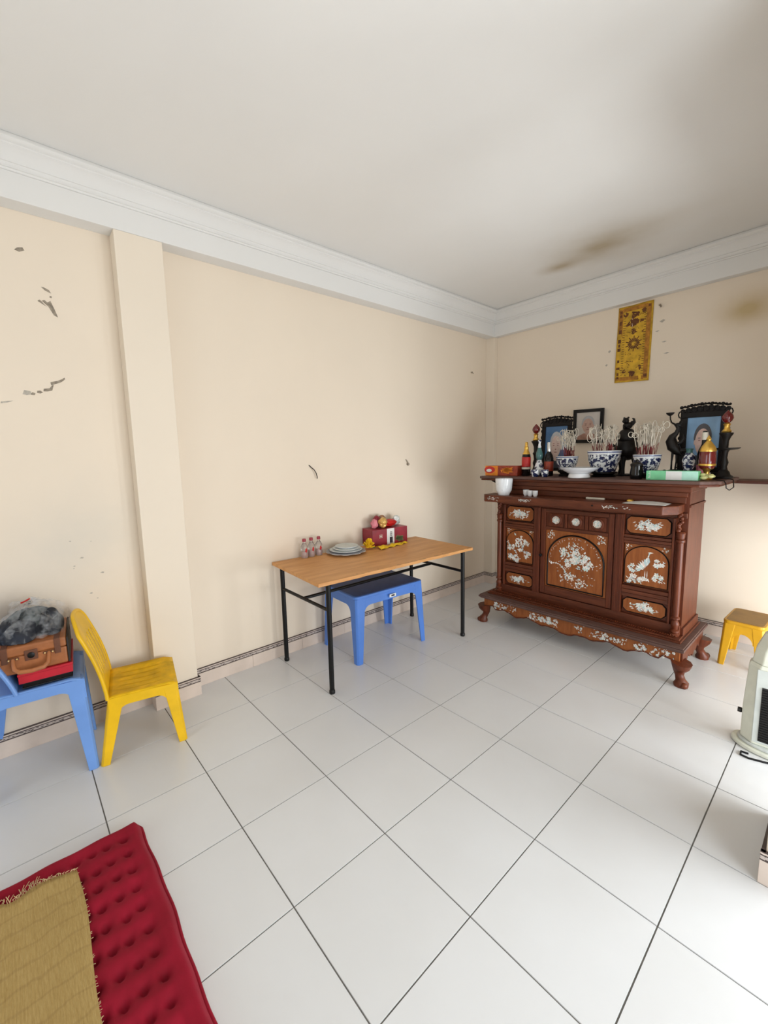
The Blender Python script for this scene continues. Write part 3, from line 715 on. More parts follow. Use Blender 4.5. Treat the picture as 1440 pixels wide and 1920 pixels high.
b = MB()
NX, NY = 270, 150
def mfn(u, v):
    x = MX0+u*(MX1-MX0); y = MY0+v*(MY1-MY0)
    wx = .004*math.sin(y*17+1)+.003*math.sin(y*41); wy = .003*math.sin(x*11)+.002*math.sin(x*29)
    ed = max(0, 1-min(u, 1-u)/.05); ed2 = max(0, 1-min(v, 1-v)/.08)
    cr = max(0, 1-math.hypot(u*1.8, (1-v))/.035)*.012
    return (x+wx*ed+cr, y+wy*ed2-cr, mz(x, y))
b.grid(mfn, NX, NY)
b.build('quilted_top', velvet_m, mt, smooth=90)
b = MB(); ring = [mfn(k/60, 0) for k in range(60)]+[mfn(1, k/40) for k in range(40)]+[mfn(1-k/60, 1) for k in range(60)]+[mfn(0, 1-k/40) for k in range(41)]
b.tube([(x, y, max(.007, z*.4)) for x, y, z in ring], .006, 6); b.build('piping', velvet_m, mt, smooth=80)
b = MB()
for x, y in tuft: b.ball((x, y, mz(x, y)+.001), .0034, 6, 4)
o = b.build('tuft_buttons', maroon_m, mt, smooth=60); o['kind'] = 'stuff'

sm = thing('straw_mat', 'woven straw mat with frayed edge lying on the burgundy mattress', 'mat', (0, 0, 0))
def smf(u, v):
    x0 = 1.035-.02*math.sin(v*2.2)+(0.10*max(0, 1-abs(v-.22)/.08) if v < .3 else 0)*.35
    x = x0+u*1.65; y = -0.118-.02*u*1.2-v*0.78+.010*math.sin(u*5)+.006*math.sin(u*17)
    x -= .12*v*(1-u)
    z = .053+.003*math.sin(u*14+v*6)+.0015*math.sin(v*30)+.010*max(0, 1-u/.05)*max(0, math.sin(v*7+.6))
    return (x, y, z)
MB().grid(smf, 90, 44).build('woven_sheet', straw_m, sm, smooth=80, solid=.003)
b = MB(); r6 = random.Random(21)
for k in range(150):
    v = r6.uniform(0, .9); p = Vector(smf(0, v)); L = r6.uniform(.004, .018)*(2.0 if .12 < v < .32 else .7)
    b.tube([p, p+Vector((-L*.5, r6.uniform(-.006, .006), .002)), p+Vector((-L, r6.uniform(-.012, .012), r6.uniform(-.002, .006)))], .0011, 4)
for k in range(60):
    u = r6.uniform(0, .6); p = Vector(smf(u, 0)); b.tube([p, p+Vector((r6.uniform(-.004, .004), r6.uniform(.002, .006), 0))], .0009, 4)
o = b.build('frayed_fibres', strawl_m, sm); o['kind'] = 'stuff'

# ================================================================== altar cabinet
cab = thing('altar_cabinet', 'carved rosewood altar cabinet with mother of pearl inlay in the corner', 'cabinet', (0, 0, 0))
FY = 2.93                                   # face plane of the doors and panels
LEAFR = random.Random(99)
def leafshape(b, x, z, L, w, a, y, nseg=1):
    ca, sa = math.cos(a), math.sin(a)
    pts = [(0, 0), (L*.45, w/2), (L, 0), (L*.45, -w/2)]; y -= LEAFR.uniform(0, .0006)
    q = [(x+u*ca-v*sa, y, z+u*sa+v*ca) for u, v in pts]; b.add(q, [(0, 3, 2, 1)])
def flower(b, x, z, r, y, n=6, rr=rnd):
    a0 = rr.uniform(0, 2)
    for k in range(n): leafshape(b, x+r*.12*math.cos(a0+k*2*PI/n), z+r*.12*math.sin(a0+k*2*PI/n), r, r*.75, a0+k*2*PI/n, y)
    leafshape(b, x-r*.2, z, r*.4, r*.4, 0, y-.0004)
def branch(b, x, z, a, L, y, rr, w=.004):
    px, pz = x, z
    n = max(3, int(L/.018))
    for k in range(n):
        a += rr.uniform(-.5, .5); nx, nz = px+L/n*math.cos(a), pz+L/n*math.sin(a)
        leafshape(b, px, pz, L/n*1.05, w, a, y)
        for s in (-1, 1):
            if rr.random() < .75: leafshape(b, nx, nz, rr.uniform(.012, .022), rr.uniform(.005, .009), a+s*rr.uniform(.5, 1.3), y)
        px, pz = nx, nz
    return px, pz
def spray(x0, x1, z0, z1, y, seed, dens=1.0, big=0.018):
    dens *= 1.15
    """inlaid spray of blossoms and leaves filling a panel"""
    rr = random.Random(seed); b = MB(); w, h = x1-x0, z1-z0; cx, cz = (x0+x1)/2, (z0+z1)/2
    for k in range(int(5*dens)):
        a = rr.uniform(0, 2*PI); branch(b, cx+w*.1*math.cos(a), cz+h*.1*math.sin(a), a, min(w, h)*.34, y, rr)
    for k in range(int(9*dens)):
        a = rr.uniform(0, 2*PI); q = rr.uniform(.0, .75)
        flower(b, cx+w*.42*q*math.cos(a), cz+h*.38*q*math.sin(a), rr.uniform(.6, 1.1)*big, y, rr.choice((5, 6)), rr)
    for k in range(int(34*dens)):
        a = rr.uniform(0, 2*PI); q = rr.uniform(.35, 1)
        leafshape(b, cx+w*.44*q*math.cos(a), cz+h*.42*q*math.sin(a), rr.uniform(.010, .024), rr.uniform(.005, .009), rr.uniform(-.5, .5)+(PI if rr.random() < .5 else 0), y)
    return b
def crane(b, x, z, s, y, rr):
    for k in range(7): leafshape(b, x+s*(-.06+.02*k), z+s*(.30+.03*k), s*.26, s*.09, 2.6-.18*k, y)           # body and wing feathers
    for k in range(6): leafshape(b, x+s*(.02-.016*k*(k < 3)+.012*max(0, k-2)), z+s*(.44+.07*k), s*.10, s*.045, 1.7-.12*k, y)    # neck
    leafshape(b, x+s*.03, z+s*.87, s*.16, s*.05, .1, y)
    for k in range(3): leafshape(b, x-s*.10, z+s*.34, s*.22, s*.06, -2.5-.25*k, y)
    for dx in (-.015, .045): leafshape(b, x+s*dx, z+s*.30, s*.32, s*.025, -PI/2, y)
    for k in range(6): leafshape(b, x+s*rr.uniform(-.2, .15), z-s*.02+s*rr.uniform(-.07, .04), s*.13, s*.05, rr.uniform(0, PI), y)
# base: feet, apron, plinth
for i, (fx, fy, sx, sy) in enumerate(((0.655, 2.845, -1, -1), (2.065, 2.835, 1, -1), (0.655, 3.33, -1, 1), (2.065, 3.33, 1, 1))):
    b = MB()
    secs = [(0, 0, .026, .010), (0.004, 0, .032, .0), (.004, 0, .034, .022), (-.002, 0, .022, .040), (-.010, 0, .020, .062), (-.014, 0, .026, .085), (-.010, 0, .036, .110), (-.004, 0, .044, .130), (-.002, 0, .048, .150)]
    path = [(fx+sx*(o+.008), fy+sy*(o+.008), z) for o, _, r, z in secs[1:]]; rad = [r*1.18 for _, _, r, z in secs[1:]]
    b.tube(path, rad, 10); b.build('foot', rose_m, cab, smooth=50)
    f = MB(); 
    for s in (-1, 0, 1): f.ball((fx+sx*(.016+.012*(1-abs(s)))+s*.018, fy+sy*.030, .013), .014, 8, 6, (1, 1.25, .85))
    f.ball((fx+sx*.032, fy+sy*.036, .018), .020, 10, 8); f.build('claw', rose_m, cab, smooth=60)
def scallop(L, zt, zb, n=64):
    pts = []
    for k in range(n+1):
        t = k/n; e = min(t, 1-t)
        z = zb+.018*math.cos(t*2*PI*7)*.5-.030*math.exp(-((t-.5)/.16)**2)-.012*math.exp(-((e-.22)/.05)**2)
        if e < .065: z = zb-.012+.040*math.sin(e/.065*PI*.5)*.8
        z += .006*abs(math.sin(t*PI*19))
        pts.append((t*L, z))
    return pts
ap = scallop(1.40, .222, .135)
b = MB(); b.prism(ap+[(1.40, .214), (0, .214)], lambda u, v, a: (.66+u, 2.822+a, v), 0, .022); apo = b.build('apron', panel_m, cab)
b = MB(); b.tube([(.66+u, 2.820, z+.004) for u, z in ap], .0045, 5).build('apron_bead', rose_m, apo, smooth=60)
b = MB(); ys = 2.8185
for cx_, s_, sd in ((0.80, 1, 1), (0.86, .8, 12), (0.94, .6, 2), (1.10, .9, 3), (1.20, 1.3, 4), (1.27, .9, 5), (1.46, .7, 6), (1.58, .8, 7), (1.66, 1.2, 8), (1.73, .7, 13), (1.86, 1.1, 9), (1.92, .7, 10), (2.0, .9, 11)):
    rr = random.Random(sd)
    for k in range(int(9*s_)): flower(b, cx_+rr.uniform(-.035, .035)*s_, .172+rr.uniform(-.022, .026), rr.uniform(.006, .013)*s_, ys, 5, rr)
    for k in range(int(12*s_)): leafshape(b, cx_+rr.uniform(-.06, .06)*s_, .172+rr.uniform(-.03, .032), .014, .005, rr.uniform(0, 6), ys)
b.build('pearl_inlay', pearl_m, apo)
for x in (.652, 2.052):
    sp_ = scallop(.50, .214, .140, 40); b = MB()
    b.prism(sp_+[(.50, .214), (0, .214)], lambda u, v, a: (x+a, 2.84+u, v), 0, .02); b.build('side_apron', rose_m, cab)
b = MB()
for dx, z0, z1 in ((.0, .214, .222), (.010, .222, .238), (.004, .238, .246)):
    b.box(.632-dx, 2.078+dx, 2.800-dx, 3.385, z0, z1)
b.build('plinth', dust_m, cab, bevel=.003)
b = MB(); b.box(.665, 2.052, 2.862, 3.34, .2462, .258).box(.675, 2.042, 2.874, 3.335, .258, .270); b.build('plinth_step', roseh_m, cab, bevel=.002)
# rope moulding along the foot of the body
b = MB()
for k in range(96):
    x = .70+k*.0138; b.tube([(x, 2.882, .273), (x+.012, 2.878, .285)], .0048, 5)
b.build('rope_moulding', rose_m, cab, smooth=60)
# body
b = MB(); b.box(.70, 2.03, 2.955, 3.32, .270, 1.212); b.build('body', rose_m, cab)
for z0, z1 in ((.270, .335), (1.020, 1.052)): MB().box(.704, 2.026, 2.930, 2.9548, z0, z1).build('face_rail', roseh_m, cab, bevel=.002)
for x0, x1 in ((.770, .786), (1.040, 1.092), (1.630, 1.684), (1.958, 1.972)):
    MB().box(x0, x1, 2.922, 2.9548, .336, 1.019).build('stile', rose_m, cab, bevel=.003)
    if x1-x0 > .04:
        for q in (.3, .7): MB().box(x0+(x1-x0)*q-.003, x0+(x1-x0)*q+.003, 2.919, 2.9222, .34, 1.015).build('stile_bead', rose_m, cab, bevel=.001)
for x0, x1 in ((.787, 1.039), (1.685, 1.957)):
    for z0, z1 in ((.458, .536), (.824, .884)):
        for q in (0, 1, 2): MB().box(x0, x1, 2.926-(.004 if q == 1 else 0), 2.9548, z0+(z1-z0)*q/3+.001, z0+(z1-z0)*(q+1)/3-.001).build('cross_rail', roseh_m, cab, bevel=.002)
def panel(x0, x1, z0, z1, seed, kind, dens=1.0, parent=cab):
    yb = 2.9548
    if kind == 'oct':
        c = .022; poly = [(x0+c, z0), (x1-c, z0), (x1, z0+c), (x1, z1-c), (x1-c, z1), (x0+c, z1), (x0, z1-c), (x0, z0+c)]
    elif kind == 'arch': poly = arch(x0, x1, z0, z1, 16, (x1-x0)*.42)
    b = MB(); b.box(x0-.008, x1+.008, 2.944, yb, z0-.008, z1+.008); pf = b.build('panel_field', panel_m if kind == 'arch' else rose_m, parent)
    # dark recessed moulding around the raised panel
    b = MB(); loop = [(u, 2.941, v) for u, v in poly]; b.tube(loop+[loop[0]], .0055, 6); b.build('panel_moulding', darkwood_m, parent, smooth=60)
    b = MB(); b.prism(poly, lambda u, v, a: (u, 2.936+a, v), 0, .010); rp = b.build('raised_panel', panel_m, parent, bevel=.002)
    y = 2.9354
    if kind == 'oct': inl = spray(x0+.015, x1-.015, z0+.012, z1-.012, y, seed, dens)
    else:
        rr = random.Random(seed); inl = MB(); cx, w, h = (x0+x1)/2, x1-x0, z1-z0
        if seed % 2: crane(inl, cx, z0+h*.16, h*.80, y-.0003, rr)
        else:
            px, pz = branch(inl, cx-.01, z0+h*.12, PI/2, h*.62, y, rr, .008)
            for k in range(34): leafshape(inl, cx+rr.uniform(-.035, .035), z0+h*rr.uniform(.35, .84), .028, .014, rr.uniform(0, 6), y)
        for sx_, q in ((-.3, .42), (.3, .25), (-.3, .14), (.28, .62), (-.1, .1)):
            for k in range(7): flower(inl, cx+sx_*w+rr.uniform(-.025, .025), z0+q*h+rr.uniform(-.025, .025), rr.uniform(.008, .016), y, 5, rr)
            for k in range(9): leafshape(inl, cx+sx_*w+rr.uniform(-.03, .03), z0+q*h+rr.uniform(-.02, .02), .018, .006, rr.uniform(0, 6), y)
        for s in (-1, 1):     # spandrel flowers
            for k in range(7): leafshape(inl, cx+s*(w/2-.004-rr.uniform(0, .03)), z1-rr.uniform(-.004, .03), .014, .006, rr.uniform(0, 6), 2.9434)
    inl.build('pearl_inlay', pearl_m, rp)
for (x0, x1), sd in (((.797, 1.029), 20), ((1.697, 1.945), 30)):
    panel(x0, x1, .355, .448, sd+1, 'oct'); panel(x0, x1, .552, .812, sd+(2 if sd == 20 else 3), 'arch'); panel(x0, x1, .896, 1.006, sd+4, 'oct', 1.1)
# centre door with medallions and arch panel
dr = MB().box(1.094, 1.628, 2.936, 2.9546, .338, 1.017).build('door', rose_m, cab, bevel=.002)
for x0, x1, z0, z1 in ((1.100, 1.136, .345, 1.012), (1.588, 1.622, .345, 1.012)):
    MB().box(x0, x1, 2.924, 2.9358, z0, z1).build('door_stile', rose_m, dr, bevel=.003)
for z0, z1 in ((.345, .405), (.852, .876), (.984, 1.012)):
    MB().box(1.137, 1.587, 2.925, 2.9358, z0, z1).build('door_rail', roseh_m, dr, bevel=.003)
for k, cx in enumerate((1.216, 1.364, 1.512)):
    b = MB(); b.box(cx-.058, cx+.058, 2.929, 2.9358, .880, .980); md = b.build('medallion_block', panel_m if False else rose_m, dr, bevel=.003)
    MB().lathe([(.030, 0), (.044, 0), (.046, .005), (.040, .009), (.032, .008), (.030, 0)], (cx, 2.9285, .930), 24, axis='y').build('medallion_ring', rose_m, md, smooth=50)
    MB().lathe([(.0285, 0), (.0285, .002), (0, .0021)], (cx, 2.9285, .930), 24, axis='y').build('pearl_disc', pearlw_m, md)
    inl = MB(); rr = random.Random(60+k)
    for q in range(26):
        a, d = rr.uniform(0, 2*PI), .027*math.sqrt(rr.random()); leafshape(inl, cx+d*math.cos(a), .930+d*math.sin(a), .013, .007, rr.uniform(0, 6), 2.9262)
    for q in range(4): flower(inl, cx+rr.uniform(-.014, .014), .930+rr.uniform(-.014, .014), .013, 2.9258, 6, rr)
    inl.build('pearl_inlay', pearl_m, md)
for s in (1.290, 1.438): MB().box(s-.010, s+.010, 2.926, 2.9358, .878, .982).build('medallion_divider', rose_m, dr, bevel=.002)
X0, X1, Z0, Z1 = 1.160, 1.566, .420, .838
MB().box(1.140, 1.584, 2.9305, 2.9358, .408, .850).build('panel_field', panel_m, dr)
pa = arch(X0, X1, Z0, Z1-.012, 24, .19)
b = MB(); lp = [(u, 2.929, v) for u, v in pa]; b.tube(lp+[lp[0]], .007, 6); b.build('panel_moulding', darkwood_m, dr, smooth=60)
b = MB(); b.prism(pa, lambda u, v, a: (u, 2.925+a, v), 0, .006); rp = b.build('raised_panel', panel_m, dr, bevel=.002)
inl = MB(); rr = random.Random(77); y = 2.9243; cx = 1.365
branch(inl, 1.33, .50, 1.9, .20, y, rr, .010); branch(inl, 1.33, .60, 1.0, .16, y, rr, .008); branch(inl, 1.40, .62, -.3, .10, y, rr, .007)
for q in range(95):
    a, d = rr.uniform(0, 2*PI), rr.random()**.7
    leafshape(inl, cx+.015+.12*d*math.cos(a), .655+.07*d*math.sin(a)-.25*(.12*d*math.cos(a)), rr.uniform(.012, .03), rr.uniform(.008, .016), rr.uniform(0, 6), y)
for q in range(16): flower(inl, cx+rr.uniform(-.09, .10), .66+rr.uniform(-.07, .10), rr.uniform(.012, .022), y-.0003, 6, rr)
for cx2, cz2, n in ((1.315, .510, 46), (1.405, .468, 34), (1.36, .745, 28), (1.29, .70, 18)):
    for q in range(n): leafshape(inl, cx2+rr.gauss(0, .028), cz2+rr.gauss(0, .018), rr.uniform(.010, .024), rr.uniform(.006, .012), rr.uniform(0, 6), y)
for q in range(60): leafshape(inl, rr.uniform(1.235, 1.53), rr.uniform(.45, .74), rr.uniform(.008, .018), .005, rr.choice((0, PI))+rr.uniform(-.3, .3), y)
for q in range(40):
    t = q/39; k = int(t*(len(pa)-3))+2; u, v = pa[min(k, len(pa)-1)]; leafshape(inl, cx+(u-cx)*.91, Z0+(v-Z0)*.94, .012, .003, rr.uniform(0, 6), y)
for s in (-1, 1):
    for q in range(22): leafshape(inl, cx+s*(.205-rr.uniform(0, .055)), .845-rr.uniform(0, .055), .016, .006, rr.uniform(0, 6), 2.9299)
inl.build('pearl_inlay', pearl_m, rp)
MB().lathe([(.004, 0), (.004, .012), (.012, .016), (.013, .024), (.006, .028)], (1.112, 2.924, .648), 14, axis='y').build('keyhole_knob', darkwood_m, dr, smooth=50)
# turned corner columns with carved capitals
for x in (.735, 2.002):
    b = MB(); b.lathe([(.026, .271), (.028, .280), (.020, .288), (.026, .296), (.026, .306), (.016, .314), (.020, .332), (.024, .345), (.020, .360), (.013, .372), (.024, .380), (.024, .390), (.017, .398),
                       (.0185, .42), (.0195, .62), (.0185, .82), (.018, .868), (.024, .874), (.024, .886), (.018, .892), (.022, .905), (.022, .92), (.026, .93), (.020, .938)], (x, 2.925, 0), 16)
    b.build('corner_column', rose_m, cab, smooth=35)
    b = MB(); rr = random.Random(int(x*100))
    for k in range(10): b.ball((x+rr.uniform(-.012, .012), 2.920+rr.uniform(-.010, .006), .945+k*.011), rr.uniform(.010, .016), 7, 5, (1, 1, 1.1))
    b.build('column_capital', rose_m, cab, smooth=60)
MB().box(2.0301, 2.042, 2.955, 3.32, .27, .315).build('side_skirting', rose_m, cab, bevel=.002)
MB().box(2.0301, 2.038, 2.955, 3.32, 1.085, 1.10).build('side_bead', rose_m, cab, bevel=.002)
# pull-out offering shelf
sh = [(.662, 2.954), (.662, 2.800), (.700, 2.752), (1.945, 2.740), (2.005, 2.830), (2.005, 2.954)]
b = MB(); b.flat(sh, 1.053, 1.108); so = b.build('offering_shelf', roseh_m, cab, bevel=.006, seg=3)
inl = MB(); rr = random.Random(5)
for cx_, n in ((.76, 14), (.80, 8), (1.03, 18), (1.07, 14), (1.62, 14), (1.66, 10), (1.74, 6)):
    for q in range(n): leafshape(inl, cx_+rr.uniform(-.03, .03), 1.082+rr.uniform(-.010, .010), rr.uniform(.008, .018), .004, rr.uniform(-.6, .6), 2.752-.012*(cx_-.7)/1.245-.0025)
inl.build('pearl_inlay', pearl_m, so)
b = MB(); b.lathe([(.006, 0), (.006, .003), (.002, .005)], (1.545, 2.7440, 1.083), 10, axis='y'); b.build('shelf_keyhole', darkwood_m, so, smooth=40)
# frieze between shelf and top
b = MB(); b.box(.715, 2.015, 2.938, 2.9546, 1.109, 1.150).box(.705, 2.022, 2.928, 2.9546, 1.150, 1.178).box(.69, 2.04, 2.925, 3.32, 1.1785, 1.214); b.build('frieze', roseh_m, cab, bevel=.004)
b = MB(); b.prism([(.60, 1.214), (.70, 1.214), (.70, 1.112), (.688, 1.15), (.66, 1.185), (.62, 1.20)][::-1], lambda u, v, a: (u, 2.985+a, v), 0, .02); b.build('corner_bracket', darkwood_m, cab)
tpoly = [(.560, 2.905), (2.080, 2.905), (2.160, 2.985), (2.165, 3.46), (.560, 3.46)]
b = MB(); b.flat(tpoly, 1.2145, 1.230); b.build('top_moulding', roseh_m, cab, bevel=.004)
tpoly = [(.552, 2.895), (2.085, 2.895), (2.170, 2.980), (2.175, 3.47), (.552, 3.47)]
b = MB(); b.flat(tpoly, 1.2302, 1.250); b.build('top_board', dust_m, cab, bevel=.004)
TZ = 1.2505

# wall shelf running on to the right of the cabinet
b = MB(); b.box(2.05, 3.3, 3.62, YB-.001, 1.196, 1.216); ws = thing('wall_shelf', 'brown wooden shelf board on the back wall right of the cabinet', 'shelf', (0, 0, 0))
b.build('board', roseh_m, ws, bevel=.002)
for x in (2.6, 3.2): MB().box(x-.01, x+.01, 3.66, YB-.001, 1.10, 1.1958).build('bracket', darkwood_m, ws)

# ================================================================== things on the altar cabinet
def lathe_part(name, prof, mat, parent, seg=24, c=(0, 0, 0), smooth=40, **k):
    return MB().lathe(prof, c, seg, **k).build(name, mat, parent, smooth=smooth)
# long sweet box, red and orange
t = thing('sweet_box', 'long red and orange sweet box on the left end of the cabinet top', 'box', (0.700, 3.03, TZ), 0.02)
b = MB(); b.box(-.150, .150, -.045, .045, 0, .084); bx_ = b.build('carton', [dkred_m], t, bevel=.002)
b = MB(); b.box(-.151, -.03, -.0462, -.0456, .001, .083); b.build('orange_print', orange_m, bx_)
b = MB(); b.prism([(-.148+.052*math.cos(a), .050+.030*math.sin(a)) for a in [k*PI/10 for k in range(20)]], lambda u, v, a: (u+.04, -.0466-a, v), 0, .0003)
b.build('red_oval_print', red_m, bx_)
b = MB(); b.prism([(-.108+.026*math.cos(a), .044+.014*math.sin(a)) for a in [k*PI/10 for k in range(20)]], lambda u, v, a: (u-.006, -.0472-a, v), 0, .0003); b.build('white_print', whitecard_m, bx_)
b = MB()
for k in range(9): b.prism([(.0+.13*rnd.random()+.010*math.cos(a), .02+.05*rnd.random()+.008*math.sin(a)) for a in (0, 1.2, 2.5, 3.8, 5)], lambda u, v, a: (u, -.0458-a, v), 0, .0004)
b.build('orange_fleck_print', orange_m, bx_)

def candle_lamp(label, loc, s=1.0, tray=False):
    t = thing('candlestick_lamp', label, 'candlestick', loc, 0, 'bronze candlesticks with red flame bulbs')
    lathe_part('stick_base', [(.050, 0), (.052, .012), (.036, .024), (.030, .042), (.020, .055)], bronze_m, t)
    lathe_part('stem', [(.020, .055), (.016, .075), (.022, .10), (.014, .13), (.017, .165), (.024, .18), (.015, .195), (.016, .235), (.026, .262), (.034, .274), (.036, .284), (.018, .286)], bronze_m, t)
    if tray: lathe_part('drip_tray', [(.016, .176), (.060, .181), (.074, .188), (.076, .192), (.060, .188), (.016, .186)], bronze_m, t)
    lathe_part('gold_holder', [(.022, .2862), (.026, .294), (.014, .312), (.016, .330), (.020, .338), (.012, .345)], gold_m, t)
    lathe_part('flame_bulb', [(.012, .3452), (.024, .358), (.031, .374), (.028, .392), (.016, .408), (.005, .420), (.0005, .424)], redglass_m, t)
    return t
candle_lamp('bronze candlestick with red bulb behind the gold capped bottle', (0.893, 3.20, TZ))
candle_lamp('bronze candlestick with red bulb and round drip tray beside the right frame', (2.128, 3.25, TZ), tray=True)
# bottles
t = thing('liquor_bottle', 'amber liquor bottle with gold cap and red label beside the sweet box', 'bottle', (0.888, 3.06, TZ))
lathe_part('glass', [(.030, 0), (.034, .006), (.034, .150), (.030, .175), (.016, .205), (.014, .225), (.0, .226)], glassdk_m, t)
lathe_part('label_or_glow_band', [(.0346, .075), (.0350, .077), (.0350, .150), (.0346, .152)], red_m, t); lathe_part('white_label', [(.0346, .055), (.0350, .056), (.0350, .070), (.0346, .071)], label_m, t)
lathe_part('gold_neck', [(.0308, .176), (.0172, .206), (.0155, .228), (.018, .236), (.012, .240), (.012, .268), (.008, .274), (0, .275)], gold_m, t)
t = thing('wine_bottle', 'dark wine bottle with silver neck foil beside the porcelain gourd vase', 'bottle', (1.060, 3.10, TZ))
lathe_part('glass', [(.030, 0), (.034, .006), (.034, .140), (.028, .165), (.014, .19), (.014, .205), (0, .206)], glassdk_m, t)
lathe_part('neck_foil', [(.0146, .195), (.0150, .20), (.0150, .262), (.012, .267), (0, .268)], silver_m, t); lathe_part('label_or_glow_band', [(.0346, .04), (.0352, .041), (.0352, .115), (.0346, .116)], dkred_m, t)
t = thing('gourd_vase', 'tall blue white porcelain wine vase with teal neck', 'vase', (1.000, 3.06, TZ))
lathe_part('vase_body', [(.026, 0), (.030, .006), (.036, .035), (.034, .075), (.022, .115), (.018, .130)], porc_m, t)
lathe_part('vase_shoulder', [(.018, .1302), (.026, .15), (.027, .175), (.018, .205), (.012, .225)], teal_m, t)
lathe_part('vase_neck', [(.012, .2252), (.015, .233), (.010, .240), (.009, .262), (.013, .28), (.011, .288), (0, .289)], porc_m, t)
def cup(label, loc, r, h, mat, grp=None, name='porcelain_cup', cat='cup'):
    t = thing(name, label, cat, loc, 0, grp)
    lathe_part('cup_wall', [(r*.62, 0), (r*.68, h*.08), (r*.9, h*.3), (r, h*.95), (r*.99, h), (r*.93, h), (r*.86, h*.35), (r*.5, h*.12), (0, h*.11)], mat, t, 20); return t
cup('larger blue white porcelain cup at the foot of the gourd vase', (1.020, 2.965, TZ), .036, .056, porcd_m, 'blue white cups on the cabinet top')
cup('smaller blue white porcelain cup between gourd vase and white plate', (1.098, 2.965, TZ), .029, .056, porcd_m, 'blue white cups on the cabinet top')
# framed portraits
def portrait(fr, w, h, bg, skin, hair, cloth, old, parent):
    """flat printed portrait, facing -y, origin bottom centre of the print"""
    cd = MB().box(-w/2, w/2, 0, .002, 0, h).build('photo_print', bg, parent)
    def ell(cx, cz, rx, rz, y, mat, name, n=24, a0=0, a1=2*PI):
        pts = [(cx+rx*math.cos(a0+(a1-a0)*k/n), cz+rz*math.sin(a0+(a1-a0)*k/n)) for k in range(n)]
        b = MB(); b.prism(pts, lambda u, v, a: (u, -y-.0001*0-a, v), 0, .00025); b.build(name, mat, cd)
    b = MB(); b.prism([(-w*.46, .001), (w*.46, .001), (w*.42, h*.13), (w*.18, h*.24), (-w*.18, h*.24), (-w*.42, h*.13)], lambda u, v, a: (u, -.0002-a, v), 0, .00025); b.build('printed_clothes', cloth, cd)
    ell(0, h*.26, w*.10, h*.10, .0006, skin, 'printed_neck')
    ell(0, h*.60, w*.27, h*.275, .0010, hair, 'printed_hair')
    ell(0, h*.51, w*.225, h*.265, .0014, skin, 'printed_face')
    for s in (-1, 1):
        ell(s*w*.095, h*.54, w*.038, h*.012, .0018, feat_m, 'printed_eye', 10); ell(s*w*.10, h*.585, w*.05, h*.008, .0018, hair if not old else feat_m, 'printed_brow', 10); ell(s*w*.235, h*.50, w*.025, h*.05, .0012, skin, 'printed_ear', 10)
    ell(0, h*.445, w*.035, h*.018, .0018, feat_m, 'printed_nose', 10); ell(0, h*.375, w*.075, h*.012, .0018, feat_m, 'printed_mouth', 10)
    return cd
def carved_frame(label, loc, rz, tilt, w, h, bw, pic, crest):
    t = thing('carved_photo_frame', label, 'picture frame', loc, rz, None); t.rotation_euler = (tilt, 0, rz)
    for nm, (x0, x1, z0, z1) in (('frame_rail', (-w/2, w/2, .03, .03+bw)), ('frame_rail', (-w/2, w/2, h-bw-crest, h-crest)), ('frame_stile', (-w/2, -w/2+bw, .03+bw, h-bw-crest)), ('frame_stile', (w/2-bw, w/2, .03+bw, h-bw-crest))):
        MB().box(x0, x1, -.012, .008, z0, z1).build(nm, darkwood_m, t, bevel=.003)
    rr = random.Random(int(w*1000)); b = MB(); z = h-crest
    n = 9
    for k in range(n):      # pierced scroll crest
        x = -w/2+.004+(w-.008)*k/(n-1); hh = crest*(.55+.45*math.sin(PI*k/(n-1)))
        pts = [(x+hh*.42*math.cos(a), -.002, z+hh*.45+hh*.42*math.sin(a)) for a in [q*2*PI/9 for q in range(10)]]; b.tube(pts, .0052, 5)
    arcp = [(-w/2-.006+(w+.012)*q/16, -.002, z+crest*(.75+.35*math.sin(PI*q/16))+.003*math.sin(q*2.4)) for q in range(17)]; b.tube(arcp, .007, 6)
    crp = [(-w/2, z-.002), (w/2, z-.002)]+[(w/2-w*q/16, z+crest*(.42+.30*math.sin(PI*q/16))+.004*math.cos(q*PI)) for q in range(17)]
    b.prism(crp, lambda u, v, a: (u, .001+a, v), 0, .005)
    for k in range(15):
        x = -w/2-.004+(w+.008)*k/14; b.ball((x, -.004, z+crest*(.80+.34*math.sin(PI*k/14))), .0085+.003*(k % 3 == 0), 7, 5)
    b.build('carved_crest', darkwood_m, t, smooth=60)
    for s in (-1, 1):
        b = MB()
        for k in range(8):
            zc = .05+(h-crest-.06)*k/7; r = .009+.010*(k == 7)+.004*(k == 0)
            b.tube([(s*(w/2+.002)+s*r*math.cos(a), -.002, zc+r*1.3*math.sin(a)) for a in [q*2*PI/8 for q in range(9)]], .0042, 5)
        b.tube([(s*(w/2+.001), -.002, .04), (s*(w/2+.001), -.002, h-crest)], .006, 6); b.build('carved_side', darkwood_m, t, smooth=60)
        MB().box(s*w*.33-.02, s*w*.33+.02, -.03, .03, 0, .0298).build('frame_foot', darkwood_m, t, bevel=.003)
    holder = MB().box(-w/2+bw*.6, w/2-bw*.6, .003, .007, .03+bw*.6, h-crest-bw*.6).build('backing', darkwood_m, t)
    pw, ph = w-2*bw, h-crest-2*bw-.03
    e = portrait(t, pw, ph, *pic, t); e.location = (0, -.003, .03+bw)
    return t
carved_frame('carved dark frame with a deep blue portrait behind the left incense bowl', (0.992, 3.34, TZ), 0.10, -.06, .235, .475, .028, (photo_dkblue_m, skin2_m, hairg_m, suit_m, True), .045)
